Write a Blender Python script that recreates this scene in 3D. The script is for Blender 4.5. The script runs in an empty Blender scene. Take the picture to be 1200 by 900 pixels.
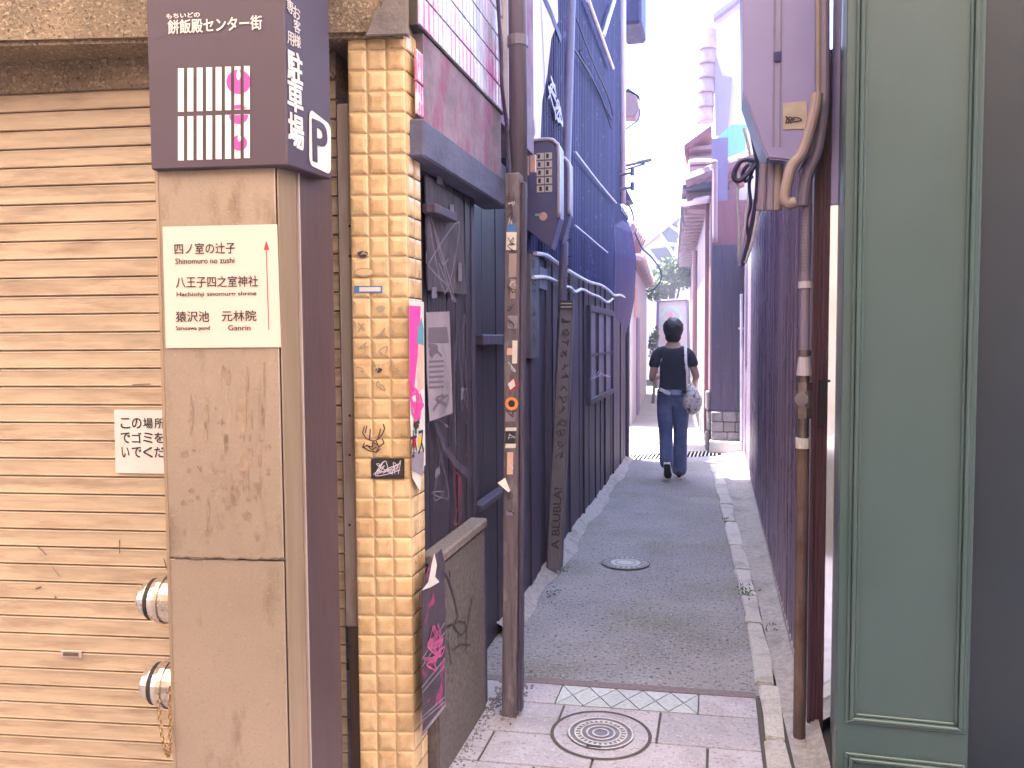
import bpy, bmesh, math, random
from mathutils import Vector as V, Matrix, Quaternion
random.seed(7)
SC = bpy.context.scene
COL = SC.collection

# ------------------------------------------------------------------ camera
FP, EYE = 950.0, 1.4                      # focal length in pixels of the 1200 px wide photograph, eye height
YAW, PITCH, ROLL = math.atan(238/950), math.atan(53/950), math.radians(0.4)
fh = V((-math.sin(YAW), math.cos(YAW), 0)); rt = V((math.cos(YAW), math.sin(YAW), 0)); zz = V((0, 0, 1))
fw = fh*math.cos(PITCH) - zz*math.sin(PITCH); uv = zz*math.cos(PITCH) + fh*math.sin(PITCH)
CR = rt*math.cos(ROLL) - uv*math.sin(ROLL); CU = uv*math.cos(ROLL) + rt*math.sin(ROLL)
CAM = V((0, 0, EYE))
cd = bpy.data.cameras.new('camera'); co = bpy.data.objects.new('camera', cd); COL.objects.link(co)
m3 = Matrix((CR, CU, -fw)).transposed()
co.matrix_world = Matrix.Translation(CAM) @ m3.to_4x4()
cd.sensor_width = 36; cd.lens = FP/1200*36; cd.clip_start = 0.05; cd.clip_end = 2000
SC.camera = co

# ------------------------------------------------------------------ sky, sun, exposure
SUN_AZ, SUN_EL = (-0.93, 0.36), math.radians(69)
n_ = math.hypot(*SUN_AZ)
sdir = V((SUN_AZ[0]/n_*math.cos(SUN_EL), SUN_AZ[1]/n_*math.cos(SUN_EL), math.sin(SUN_EL)))
w = bpy.data.worlds.new('World'); SC.world = w; w.use_nodes = True
nt = w.node_tree; bg = nt.nodes['Background']
sky = nt.nodes.new('ShaderNodeTexSky'); sky.sky_type = 'NISHITA'; sky.sun_disc = False
sky.sun_elevation = SUN_EL; sky.sun_rotation = math.atan2(sdir.x, sdir.y)
sky.dust_density = 2.0; sky.air_density = 1.0; sky.ozone_density = 1.5
nt.links.new(sky.outputs[0], bg.inputs[0]); bg.inputs[1].default_value = 0.15
sl = bpy.data.lights.new('sun', 'SUN'); sl.energy = 3.6; sl.angle = math.radians(0.5); sl.color = (1, 0.95, 0.87)
so = bpy.data.objects.new('sun', sl); COL.objects.link(so); so.rotation_euler = sdir.to_track_quat('Z', 'Y').to_euler(); so.location = (0, 0, 20)
SC.view_settings.view_transform = 'Standard'; SC.view_settings.look = 'None'; SC.view_settings.gamma = 1
SC.view_settings.exposure = 3.5
ARC_T = 0.50
VEIL_DENSITY = 0.0075
SC.cycles.use_denoising = True
SC.cycles.max_bounces = 8; SC.cycles.diffuse_bounces = 5; SC.cycles.sample_clamp_indirect = 6

# ------------------------------------------------------------------ rays from the measured camera
def ray(x, y): return fw + CR*((x-600)/FP) - CU*((y-450)/FP)
def G(x, y, z=0.0):
    d = ray(x, y); return CAM + d*((z-EYE)/d.z)
def PX(x, y, X0):
    d = ray(x, y); return CAM + d*(X0/d.x)
def PY(x, y, Y0):
    d = ray(x, y); return CAM + d*(Y0/d.y)
def PD(x, y, dep): return CAM + ray(x, y)*dep
def PP(x, y, o, n):
    d = ray(x, y); return CAM + d*((o-CAM).dot(n)/d.dot(n))

# ------------------------------------------------------------------ materials
def mat(name, col, rough=0.6, metal=0.0, var=0.18, scale=6.0, stretch=(1, 1, 1), bump=0.0, bscale=60.0, bstretch=None,
        dirt_shade=None, dscale=3.0, dmin=0.52, dmax=0.72, dstretch=(1, 1, 1), island=0.0, spec=0.5, col2=None, speck=None):
    m = bpy.data.materials.new(name); m.use_nodes = True
    t = m.node_tree; N = t.nodes; L = t.links; b = N['Principled BSDF']
    b.inputs['Roughness'].default_value = rough; b.inputs['Metallic'].default_value = metal
    b.inputs['Specular IOR Level'].default_value = spec
    geo = N.new('ShaderNodeNewGeometry')
    def noise(sc, st, det=5):
        mp = N.new('ShaderNodeVectorMath'); mp.operation = 'MULTIPLY'; L.new(geo.outputs['Position'], mp.inputs[0]); mp.inputs[1].default_value = st
        n = N.new('ShaderNodeTexNoise'); n.inputs['Scale'].default_value = sc; n.inputs['Detail'].default_value = det; n.inputs['Roughness'].default_value = 0.62
        L.new(mp.outputs[0], n.inputs['Vector']); return n
    n1 = noise(scale, stretch)
    mr = N.new('ShaderNodeMapRange'); mr.inputs['From Min'].default_value = 0.3; mr.inputs['From Max'].default_value = 0.7
    L.new(n1.outputs['Fac'], mr.inputs['Value'])
    c2 = col2 if col2 else [min(1, c*(1+var)) for c in col]; c1 = col if col2 else [c*(1-var) for c in col]
    mx = N.new('ShaderNodeMix'); mx.data_type = 'RGBA'
    mx.inputs['A'].default_value = (*c1, 1); mx.inputs['B'].default_value = (*c2, 1)
    L.new(mr.outputs[0], mx.inputs['Factor']); out = mx.outputs['Result']
    if island:
        mi = N.new('ShaderNodeMapRange'); mi.inputs['To Min'].default_value = 1-island; mi.inputs['To Max'].default_value = 1+island
        L.new(geo.outputs['Random Per Island'], mi.inputs['Value'])
        vm = N.new('ShaderNodeVectorMath'); vm.operation = 'SCALE'; L.new(out, vm.inputs[0]); L.new(mi.outputs[0], vm.inputs['Scale']); out = vm.outputs[0]
    if dirt_shade:
        n2 = noise(dscale, dstretch, 8)
        r2 = N.new('ShaderNodeMapRange'); r2.inputs['From Min'].default_value = dmin; r2.inputs['From Max'].default_value = dmax
        L.new(n2.outputs['Fac'], r2.inputs['Value'])
        m2 = N.new('ShaderNodeMix'); m2.data_type = 'RGBA'; L.new(r2.outputs[0], m2.inputs['Factor']); L.new(out, m2.inputs['A']); m2.inputs['B'].default_value = (*dirt_shade, 1)
        out = m2.outputs['Result']
    if speck:
        for sc_, s_c, lo, hi in speck:
            n4 = noise(s_c, (1, 1, 1), 2); r4 = N.new('ShaderNodeMapRange'); r4.inputs['From Min'].default_value = lo; r4.inputs['From Max'].default_value = hi
            L.new(n4.outputs['Fac'], r4.inputs['Value']); m4 = N.new('ShaderNodeMix'); m4.data_type = 'RGBA'
            L.new(r4.outputs[0], m4.inputs['Factor']); L.new(out, m4.inputs['A']); m4.inputs['B'].default_value = (*sc_, 1); out = m4.outputs['Result']
    L.new(out, b.inputs['Base Color'])
    rr = N.new('ShaderNodeMapRange'); rr.inputs['To Min'].default_value = max(0.03, rough-0.04); rr.inputs['To Max'].default_value = min(1, rough+0.04)
    L.new(mr.outputs[0], rr.inputs['Value']); L.new(rr.outputs[0], b.inputs['Roughness'])
    if bump:
        n3 = noise(bscale, bstretch or stretch, 6)
        bp = N.new('ShaderNodeBump'); bp.inputs['Strength'].default_value = bump; bp.inputs['Distance'].default_value = 0.01
        L.new(n3.outputs['Fac'], bp.inputs['Height']); L.new(bp.outputs[0], b.inputs['Normal'])
    return m

VERT = (14, 14, 0.7)
M = {}
M['shutter'] = mat('shutter_paint', (0.44, 0.33, 0.235), 0.5, 0.0, 0.16, 4, (1, 1, 9), 0.08, 40, dirt_shade=(0.25, 0.165, 0.11), dscale=5, dmin=0.50, dmax=0.78, dstretch=(1, 1, 7))
M['rail'] = mat('rail_metal', (0.46, 0.38, 0.36), 0.45, 0.25, 0.12, 5, VERT, 0.05, 60, dirt_shade=(0.25, 0.15, 0.12), dstretch=(2, 2, .6))
M['stucco'] = mat('stucco', (0.26, 0.195, 0.14), 0.95, 0, 0.25, 6, (1, 1, 1), 1.0, 95, dirt_shade=(0.13, 0.095, 0.075), dscale=2.2, dmin=0.52, dmax=0.85, speck=(((0.42, 0.33, 0.24), 85, .54, .66), ((0.10, 0.07, 0.055), 95, .58, .68)))
M['concrete_dark'] = mat('weathered_concrete', (0.17, 0.145, 0.15), 0.9, 0, 0.3, 9, (1, 1, 1), 0.5, 60, dirt_shade=(0.09, 0.075, 0.07), dscale=3)
M['tile'] = mat('cream_tile', (0.58, 0.405, 0.235), 0.3, 0, 0.13, 22, (1, 1, 1), 0.12, 30, dirt_shade=(0.38, 0.22, 0.10), dscale=14, dmin=0.5, dmax=0.78, island=0.12)
M['grout'] = mat('grout', (0.44, 0.31, 0.18), 0.9, 0, 0.2, 30)
M['pillar'] = mat('pillar_panel', (0.32, 0.25, 0.20), 0.36, 0.3, 0.07, 2.5, (1, 1, 1), 0.10, 250, dirt_shade=(0.19, 0.135, 0.10), dscale=9, dmin=0.54, dmax=0.72, dstretch=(1.6, 1.6, .55), speck=(((0.36, 0.285, 0.23), 160, .58, .72), ((0.26, 0.20, 0.155), 180, .58, .72)))
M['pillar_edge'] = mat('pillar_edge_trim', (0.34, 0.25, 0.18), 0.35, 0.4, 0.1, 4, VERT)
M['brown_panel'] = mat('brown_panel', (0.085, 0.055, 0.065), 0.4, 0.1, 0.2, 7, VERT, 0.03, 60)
M['sign_purple'] = mat('sign_purple', (0.060, 0.037, 0.060), 0.5, 0, 0.06, 3)
M['white'] = mat('white_paint', (0.68, 0.63, 0.61), 0.5, 0, 0.04, 8)
M['paper'] = mat('paper', (0.58, 0.54, 0.52), 0.8, 0, 0.06, 12)
M['plate'] = mat('sign_plate', (0.58, 0.48, 0.43), 0.45, 0, 0.03, 6)
M['black'] = mat('black_paint', (0.02, 0.017, 0.02), 0.5, 0, 0.1, 8)
M['ink'] = mat('black_ink', (0.035, 0.028, 0.03), 0.7, 0, 0.2, 40)
M['red'] = mat('red_ink', (0.55, 0.03, 0.05), 0.6, 0, 0.1, 8)
M['pink'] = mat('pink_ink', (0.75, 0.06, 0.33), 0.6, 0, 0.1, 8)
M['chrome'] = mat('hose_cap_metal', (0.55, 0.48, 0.42), 0.28, 0.9, 0.2, 20, (1, 1, 1), 0.05, 60)
M['brass'] = mat('worn_brass', (0.36, 0.22, 0.11), 0.4, 0.8, 0.3, 30)
M['rubber'] = mat('black_rubber', (0.02, 0.018, 0.018), 0.7)
M['wood'] = mat('dark_stained_wood', (0.026, 0.019, 0.036), 0.5, 0, 0.45, 6, VERT, 0.5, 8, dirt_shade=(0.085, 0.066, 0.088), dscale=5, dmin=0.52, dmax=0.85, dstretch=VERT, island=0.25)
M['wood2'] = mat('weathered_board', (0.044, 0.034, 0.068), 0.6, 0, 0.4, 6, VERT, 0.5, 8, dirt_shade=(0.13, 0.105, 0.14), dscale=5, dmin=0.5, dmax=0.85, dstretch=VERT, island=0.2)
M['corr_dark'] = mat('dark_corrugated_sheet', (0.017, 0.013, 0.078), 0.6, 0.0, 0.35, 3, (3, 3, .5), 0.06, 20, dirt_shade=(0.042, 0.034, 0.135), dscale=1.6, dmin=0.47, dmax=0.60, dstretch=(1, 9, .12), spec=0.35, speck=(((0.10, 0.09, 0.19), 18, .64, .72),))  # stretched paler stripes paint the light and dark of the ribs
M['corr_brown'] = mat('brown_corrugated_sheet', (0.36, 0.27, 0.38), 0.28, 0.25, 0.12, 3, (1, 3, .5), 0.02, 20, dirt_shade=(0.15, 0.11, 0.19), dscale=2.2, dmin=0.46, dmax=0.58, dstretch=(1, 9, .08))  # dark upright stripes put rib shading into the sheet colour
M['trim_brown'] = mat('brown_trim', (0.10, 0.045, 0.065), 0.4, 0.1, 0.15, 4, VERT)
M['pale_siding'] = mat('pale_siding', (0.62, 0.50, 0.58), 0.6, 0, 0.15, 4, VERT)
M['plaster'] = mat('stained_plaster', (0.22, 0.155, 0.20), 0.9, 0, 0.35, 9, (1, 1, 1), 0.35, 40, dirt_shade=(0.24, 0.06, 0.14), dscale=6, dmin=0.5, dmax=0.66, dstretch=(1, 1.6, .7))
M['lintel'] = mat('grey_lintel', (0.085, 0.085, 0.15), 0.85, 0, 0.3, 12, (1, .5, 1), 0.4, 50)
M['uptile'] = mat('glazed_wall_tile', (0.42, 0.38, 0.50), 0.22, 0, 0.2, 9, (1, 1, 1), 0.03, 30, dirt_shade=(0.42, 0.10, 0.28), dscale=3.3, dmin=0.47, dmax=0.62, island=0.3)
M['granite'] = mat('granite', (0.105, 0.088, 0.09), 0.85, 0, 0.4, 60, (1, 1, 1), 0.3, 150, dirt_shade=(0.075, 0.055, 0.05), dscale=3, dmin=0.5, dmax=0.8)
M['granite_top'] = mat('granite_cap', (0.15, 0.125, 0.12), 0.8, 0, 0.35, 60, (1, 1, 1), 0.3, 120)
M['pipe_grey'] = mat('grey_drainpipe', (0.17, 0.145, 0.19), 0.45, 0, 0.12, 4, VERT)
M['post'] = mat('old_post_wood', (0.10, 0.082, 0.105), 0.75, 0, 0.4, 6, VERT, 0.4, 12, dirt_shade=(0.21, 0.18, 0.19), dscale=8, dstretch=(4, 4, 1.2))
M['meter'] = mat('meter_case', (0.105, 0.10, 0.215), 0.4, 0, 0.1, 5)
M['meter_edge'] = mat('meter_pale_edge', (0.42, 0.38, 0.47), 0.4, 0, 0.1, 5)
M['pole'] = mat('grey_pole', (0.15, 0.135, 0.21), 0.5, 0.1, 0.2, 7, VERT, dirt_shade=(0.12, 0.11, 0.16), dscale=14)
M['guard'] = mat('pole_guard_plate', (0.13, 0.125, 0.155), 0.55, 0.3, 0.2, 7, VERT, 0.06, 30, dirt_shade=(0.08, 0.07, 0.085), dscale=6)
M['cable_w'] = mat('white_cable', (0.72, 0.68, 0.76), 0.5)
M['cable_d'] = mat('dark_cable', (0.05, 0.04, 0.09), 0.5)
M['pipe_tan'] = mat('tan_conduit', (0.27, 0.205, 0.21), 0.5, 0, 0.12, 6)
M['pipe_mauve'] = mat('mauve_conduit', (0.19, 0.155, 0.24), 0.5, 0, 0.12, 6)
M['cabinet'] = mat('cabinet_paint', (0.20, 0.18, 0.38), 0.38, 0.1, 0.06, 4, (1, 1, .6))
M['rust'] = mat('rusty_pipe', (0.125, 0.085, 0.078), 0.7, 0.3, 0.35, 14, (1, 1, .4), 0.3, 50, dirt_shade=(0.075, 0.04, 0.035), dscale=11)
M['fitting'] = mat('pipe_fitting', (0.15, 0.12, 0.125), 0.4, 0.6, 0.3, 25)
M['green'] = mat('green_paint', (0.040, 0.070, 0.078), 0.33, 0, 0.05, 3, (1, 1, 1), 0.05, 180)
M['green_edge'] = mat('green_moulding_paint', (0.046, 0.077, 0.082), 0.17, 0, 0.06, 3)
M['teal'] = mat('dark_teal_paint', (0.009, 0.017, 0.030), 0.38, 0, 0.06, 3)
M['asphalt'] = mat('asphalt', (0.235, 0.228, 0.255), 0.9, 0, 0.22, 2.2, (1, 1, 1), 0.8, 70, dirt_shade=(0.160, 0.162, 0.120), dscale=1.7, dmin=0.5, dmax=0.75, speck=(((0.05, 0.047, 0.05), 55, .56, .66), ((0.42, 0.40, 0.43), 70, .60, .68), ((0.36, 0.35, 0.37), 130, .58, .66)))
M['slab'] = mat('paving_slab', (0.34, 0.325, 0.385), 0.75, 0, 0.15, 5, (1, 1, 1), 0.3, 90, dirt_shade=(0.22, 0.19, 0.19), dscale=4, dmin=0.5, dmax=0.8, island=0.09, speck=(((0.20, 0.18, 0.20), 75, .57, .68), ((0.46, 0.44, 0.48), 110, .60, .68)))
M['joint'] = mat('dark_joint', (0.07, 0.062, 0.06), 0.9, 0, 0.2, 30)
M['bluetile'] = mat('pale_blue_tile', (0.40, 0.43, 0.46), 0.6, 0, 0.2, 60, island=0.1)
M['concrete'] = mat('gutter_concrete', (0.33, 0.31, 0.315), 0.9, 0, 0.28, 40, (1, 1, 1), 0.5, 90, dirt_shade=(0.13, 0.125, 0.10), dscale=3, dmin=0.52, dmax=0.75)
M['kerb'] = mat('kerb_granite', (0.42, 0.40, 0.40), 0.8, 0, 0.25, 100, (1, 1, 1), 0.35, 120, dirt_shade=(0.20, 0.19, 0.16), dscale=5, island=0.08)
M['iron'] = mat('cast_iron', (0.19, 0.17, 0.19), 0.5, 0.5, 0.25, 30, (1, 1, 1), 0.1, 80)
M['iron_pale'] = mat('worn_iron', (0.46, 0.44, 0.45), 0.6, 0.0, 0.25, 60)
M['ground'] = mat('ground', (0.22, 0.19, 0.17), 0.9, 0, 0.2, 2)
M['pinkwall'] = mat('pinkish_plank_wall', (0.31, 0.205, 0.24), 0.7, 0, 0.12, 5, VERT, 0.2, 9, island=0.12)
M['redwood'] = mat('red_brown_timber', (0.21, 0.08, 0.105), 0.6, 0, 0.2, 5, VERT)
M['rooftile'] = mat('old_roof_tile', (0.30, 0.20, 0.24), 0.6, 0, 0.25, 8, island=0.2)
M['darktile'] = mat('dark_roof_tile', (0.075, 0.07, 0.12), 0.5, 0, 0.25, 8, island=0.25)
M['whitewall'] = mat('white_wall', (0.46, 0.42, 0.45), 0.8, 0, 0.06, 3)
M['lilac'] = mat('lilac_board', (0.20, 0.165, 0.29), 0.7, 0, 0.1, 5, VERT)
M['greenplastic'] = mat('green_corrugated_plastic', (0.14, 0.40, 0.34), 0.4, 0, 0.15, 5, VERT)
M['fence'] = mat('dark_fence_boards', (0.055, 0.040, 0.085), 0.55, 0, 0.3, 5, VERT, 0.3, 9, dirt_shade=(0.13, 0.11, 0.17), dscale=14, dmin=0.64, dmax=0.7, island=0.25)
M['stone'] = mat('rough_stone', (0.17, 0.15, 0.165), 0.9, 0, 0.35, 12, (1, 1, 1), 0.8, 14, island=0.2)
M['glass'] = mat('window_glass', (0.03, 0.03, 0.05), 0.2, 0, 0.1, 3)
M['mirror'] = mat('polished_sidelight', (0.78, 0.84, 0.98), 0.06, 1.0, 0.05, 3)
M['leaf'] = mat('foliage', (0.05, 0.10, 0.028), 0.6, 0, 0.5, 3, island=0.5)
M['bark'] = mat('bark', (0.10, 0.075, 0.055), 0.9, 0, 0.3, 8, VERT, 0.4, 20)
M['skin'] = mat('skin', (0.42, 0.25, 0.19), 0.55, 0, 0.06, 8)
M['hair'] = mat('dark_hair', (0.022, 0.016, 0.018), 0.45, 0, 0.3, 60, (1, 1, .3), 0.5, 90)
M['shirt'] = mat('black_cotton', (0.014, 0.014, 0.030), 0.85, 0, 0.25, 9, (1, 1, .6), 0.35, 14)
M['jeans'] = mat('blue_denim', (0.075, 0.105, 0.235), 0.85, 0, 0.25, 10, (1, 1, .7), 0.35, 16, dirt_shade=(0.20, 0.25, 0.42), dscale=4, dmin=0.48, dmax=0.70)
M['bagcloth'] = mat('printed_cloth', (0.68, 0.65, 0.66), 0.85, 0, 0.1, 10, (1, 1, 1), 0.3, 15, dirt_shade=(0.12, 0.10, 0.14), dscale=40, dmin=0.54, dmax=0.58)
M['sole'] = mat('white_sole', (0.62, 0.58, 0.58), 0.6)
M['orange'] = mat('orange_sticker', (0.62, 0.22, 0.08), 0.6)
M['maroon'] = mat('maroon_sticker', (0.22, 0.03, 0.07), 0.6)
M['blue'] = mat('blue_sticker', (0.05, 0.16, 0.42), 0.6)
M['teal_ink'] = mat('teal_print', (0.09, 0.26, 0.32), 0.7)
M['yellow'] = mat('yellow_print', (0.70, 0.45, 0.06), 0.7)
M['greypaper'] = mat('faded_poster_paper', (0.25, 0.21, 0.26), 0.85, 0, 0.15, 9, (1, 1, 1), 0.1, 20, dirt_shade=(0.14, 0.11, 0.15), dscale=7)
M['darkposter'] = mat('dark_poster_print', (0.050, 0.035, 0.055), 0.7, 0, 0.4, 20, dirt_shade=(0.26, 0.03, 0.12), dscale=11, dmin=0.56, dmax=0.62)
M['cream_paper'] = mat('yellowed_paper', (0.36, 0.30, 0.27), 0.8, 0, 0.15, 20)
M['scrawl'] = mat('marker_scrawl', (0.04, 0.03, 0.04), 0.7)
M['scrawl_w'] = mat('white_scrawl', (0.55, 0.50, 0.62), 0.7)
M['scrawl_g'] = mat('grey_scrawl', (0.34, 0.27, 0.19), 0.7)

# ------------------------------------------------------------------ builders
WL = {}
class MB:
    def __init__(s): s.v = []; s.f = []
    def add(s, vs, fs):
        o = len(s.v); s.v += [V(p) for p in vs]; s.f += [[i+o for i in f] for f in fs]; return s
    def quad(s, a, b, c, d): return s.add([a, b, c, d], [[0, 1, 2, 3]])
    def poly(s, pts): return s.add(pts, [list(range(len(pts)))])
    def obox(s, o, a, b, c):
        o, a, b, c = V(o), V(a), V(b), V(c)
        if a.cross(b).dot(c) < 0: a, b = b, a
        return s.add([o, o+a, o+a+b, o+b, o+c, o+a+c, o+a+b+c, o+b+c], [[3, 2, 1, 0], [4, 5, 6, 7], [0, 1, 5, 4], [1, 2, 6, 5], [2, 3, 7, 6], [3, 0, 4, 7]])
    def box(s, x0, x1, y0, y1, z0, z1): return s.obox((x0, y0, z0), (x1-x0, 0, 0), (0, y1-y0, 0), (0, 0, z1-z0))
    def prism(s, pts, ext):
        pts = [V(p) for p in pts]; ext = V(ext); n = len(pts)
        nrm = sum(((pts[i]-pts[0]).cross(pts[(i+1) % n]-pts[0]) for i in range(n)), V())
        if nrm.dot(ext) > 0: pts = pts[::-1]
        return s.add(pts + [p+ext for p in pts], [list(range(n)), list(range(2*n-1, n-1, -1))] + [[(i+1) % n, i, i+n, (i+1) % n+n] for i in range(n)])
    def pad(s, o, a, b, n, h, inset):
        # pillow tile: base rectangle o,a,b with raised, inset top
        o, a, b, n = V(o), V(a), V(b), V(n); au, bu = a.normalized(), b.normalized()
        def ring(i, hh): return [o+au*i+bu*i+n*hh, o+a-au*i+bu*i+n*hh, o+a+b-au*i-bu*i+n*hh, o+b+au*i-bu*i+n*hh]
        vs = ring(0, 0)+ring(0, h*.45)+ring(inset*.35, h*.8)+ring(inset, h)
        fs = [[12, 13, 14, 15]]
        for k in (0, 4, 8):
            for i in range(4): fs.append([k+i, k+(i+1) % 4, k+4+(i+1) % 4, k+4+i])
        if a.cross(b).dot(n) < 0: fs = [f[::-1] for f in fs]
        return s.add(vs, fs)
    def tube(s, pts, r, n=8, cap=True):
        pts = [V(p) for p in pts]; k = len(pts); rs = r if isinstance(r, (list, tuple)) else [r]*k
        vs, fs = [], []; prev = None
        for i, p in enumerate(pts):
            t = (pts[min(i+1, k-1)]-pts[max(i-1, 0)]).normalized()
            if prev is None: u = t.orthogonal().normalized()
            else:
                u = prev-t*prev.dot(t); u = u.normalized() if u.length > 1e-6 else t.orthogonal().normalized()
            prev = u; q = t.cross(u)
            for j in range(n):
                a = 2*math.pi*j/n; vs.append(p+(u*math.cos(a)+q*math.sin(a))*rs[i])
        for i in range(k-1):
            for j in range(n): fs.append([i*n+j, i*n+(j+1) % n, (i+1)*n+(j+1) % n, (i+1)*n+j])
        if cap: fs += [list(range(n))[::-1], [(k-1)*n+j for j in range(n)]]
        return s.add(vs, fs)
    def ball(s, c, rx, ry=None, rz=None, nu=12, nv=8, ax=None):
        ry = rx if ry is None else ry; rz = rx if rz is None else rz; c = V(c)
        vs = [c+V((0, 0, -rz))]; fs = []
        for i in range(1, nv):
            a = -math.pi/2+math.pi*i/nv
            for j in range(nu): vs.append(c+V((rx*math.cos(a)*math.cos(2*math.pi*j/nu), ry*math.cos(a)*math.sin(2*math.pi*j/nu), rz*math.sin(a))))
        vs.append(c+V((0, 0, rz)))
        for j in range(nu): fs.append([0, 1+(j+1) % nu, 1+j])
        for i in range(nv-2):
            for j in range(nu): a = 1+i*nu; fs.append([a+j, a+(j+1) % nu, a+nu+(j+1) % nu, a+nu+j])
        e = len(vs)-1; a = 1+(nv-2)*nu
        for j in range(nu): fs.append([a+j, a+(j+1) % nu, e])
        return s.add(vs, fs)
    def ribbon(s, pts, wd, n):
        # flat stroke along pts lying on a surface with normal n
        pts = [V(p) for p in pts]; n = V(n)
        for i in range(len(pts)-1):
            t = pts[i+1]-pts[i]
            if t.length < 1e-6: continue
            q = n.cross(t.normalized())*wd*.5; t2 = t.normalized()*wd*.3
            e = n.normalized()*(4e-5*(i+1)); s.quad(pts[i]-t2-q+e, pts[i+1]+t2-q+e, pts[i+1]+t2+q+e, pts[i]-t2+q+e)
        return s
    def build(s, name, m, parent=None, smooth=False, bevel=0.0, loc=None, seg=1):
        me = bpy.data.meshes.new(name)
        base = WL.get(parent, V()) if parent else (V(loc) if loc is not None else V())
        me.from_pydata([p-base for p in s.v], [], s.f); me.materials.append(M[m] if isinstance(m, str) else m)
        if bevel:
            bm = bmesh.new(); bm.from_mesh(me)
            es = [e for e in bm.edges if len(e.link_faces) == 2 and e.calc_face_angle(0) > 0.5]
            bmesh.ops.bevel(bm, geom=es, offset=bevel, segments=seg, affect='EDGES', clamp_overlap=True); bm.to_mesh(me); bm.free()
        if smooth:
            for p in me.polygons: p.use_smooth = True
        o = bpy.data.objects.new(name, me); COL.objects.link(o)
        if parent: o.parent = parent; WL[o] = base
        else: o.location = base; WL[o] = base
        return o

def tag(o, label, cat=None, group=None, kind=None):
    o['label'] = label
    if cat: o['category'] = cat
    if group: o['group'] = group
    if kind: o['kind'] = kind
    return o
def thing(name, label, cat, loc, group=None):
    o = bpy.data.objects.new(name, None); COL.objects.link(o); o.location = V(loc); WL[o] = V(loc); o.empty_display_size = .1
    return tag(o, label, cat, group)
def struct(name, mb, m, **k):
    o = mb.build(name, m, **k); o['kind'] = 'structure'; return o
_tc = {}
def text_mesh(body, bold=0.0):
    key = (body, bold)
    if key not in _tc:
        c = bpy.data.curves.new('txt', 'FONT'); c.body = body; c.offset = bold; c.resolution_u = 3; c.align_x = 'CENTER'; c.align_y = 'CENTER'
        o = bpy.data.objects.new('txt', c); COL.objects.link(o)
        dg = bpy.context.evaluated_depsgraph_get(); dg.update()
        me = bpy.data.meshes.new_from_object(o.evaluated_get(dg))
        vs = [v.co.copy() for v in me.vertices]; fs = [list(p.vertices) for p in me.polygons]
        bpy.data.objects.remove(o); bpy.data.curves.remove(c); bpy.data.meshes.remove(me)
        x0, x1 = min(v.x for v in vs), max(v.x for v in vs); y0, y1 = min(v.y for v in vs), max(v.y for v in vs)
        _tc[key] = ([V(((v.x-(x0+x1)/2), (v.y-(y0+y1)/2), 0)) for v in vs], fs, x1-x0, y1-y0)
    return _tc[key]
def text(mb, body, c, ax, ay, wd, ht=None, bold=0.0):
    # text centred at c, wd metres wide along ax, ht tall along ay
    vs, fs, tw, th = text_mesh(body, 0.0); sx = wd/tw; sy = ht/th if ht else sx
    ax, ay = V(ax), V(ay); n = ax.cross(ay).normalized(); q = bold*.9
    offs = [(0, 0)] if not bold else [(-q, -q*.7), (q, q*.7), (-q, q*.7), (q, -q*.7), (0, 0)]
    for i, (dx, dy) in enumerate(offs):
        mb.add([V(c)+ax*((v.x+dx)*sx)+ay*((v.y+dy)*sy)+n*(.0002*i) for v in vs], fs)
def disc(mb, c, ax, ay, r, n=20, r0=0):
    c, ax, ay = V(c), V(ax), V(ay)
    P = [c+(ax*math.cos(2*math.pi*i/n)+ay*math.sin(2*math.pi*i/n))*r for i in range(n)]
    if not r0: mb.poly(P)
    else:
        Q = [c+(ax*math.cos(2*math.pi*i/n)+ay*math.sin(2*math.pi*i/n))*r0 for i in range(n)]
        for i in range(n): mb.quad(P[i], P[(i+1) % n], Q[(i+1) % n], Q[i])
def scribble(mb, c, ax, ay, wd, ht, n, line, nrm, seed):
    r = random.Random(seed); pts = []
    for i in range(n): pts.append(V(c)+V(ax)*(wd*(r.random()-.5))+V(ay)*(ht*(r.random()-.5)))
    sm = []
    for i in range(len(pts)-1):
        p0, p1, p2, p3 = pts[max(i-1, 0)], pts[i], pts[i+1], pts[min(i+2, len(pts)-1)]
        for k in range(5):
            t = k/5; sm.append(.5*((2*p1)+(p2-p0)*t+(2*p0-5*p1+4*p2-p3)*t*t+(3*p1-p0-3*p2+p3)*t**3))
    sm.append(pts[-1]); mb.ribbon(sm, line, nrm)
def spline(pts, k=6):
    pts = [V(p) for p in pts]; out = []
    for i in range(len(pts)-1):
        p0, p1, p2, p3 = pts[max(i-1, 0)], pts[i], pts[i+1], pts[min(i+2, len(pts)-1)]
        for j in range(k):
            t = j/k; out.append(.5*((2*p1)+(p2-p0)*t+(2*p0-5*p1+4*p2-p3)*t*t+(3*p1-p0-3*p2+p3)*t**3))
    out.append(pts[-1]); return out
def hz(v): return V((v.x, v.y, 0))
exec_order = 0

# the measured planes
XL1, XL2, XR, XD = -0.83, -0.98, 0.345, -0.878
FE = (rt*0.9935-fh*0.1137).normalized()          # along the shop front, to the right
FN = V((FE.y, -FE.x, 0))                          # out of the shop front, towards the street
YV, XV = V((0, 1, 0)), V((1, 0, 0))

# ------------------------------------------------------------------ setting: ground
b = MB(); b.quad((-100, -100, -.3), (100, -100, -.3), (100, 100, -.3), (-100, 100, -.3)); struct('ground', b, 'ground')
gl, gr = G(737, 540), G(831, 534.5)
gd_ = (gr-gl); gq_ = V((.015, .46, 0))
gA, gB = gl-gd_*.12, gr+gd_*.12
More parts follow.
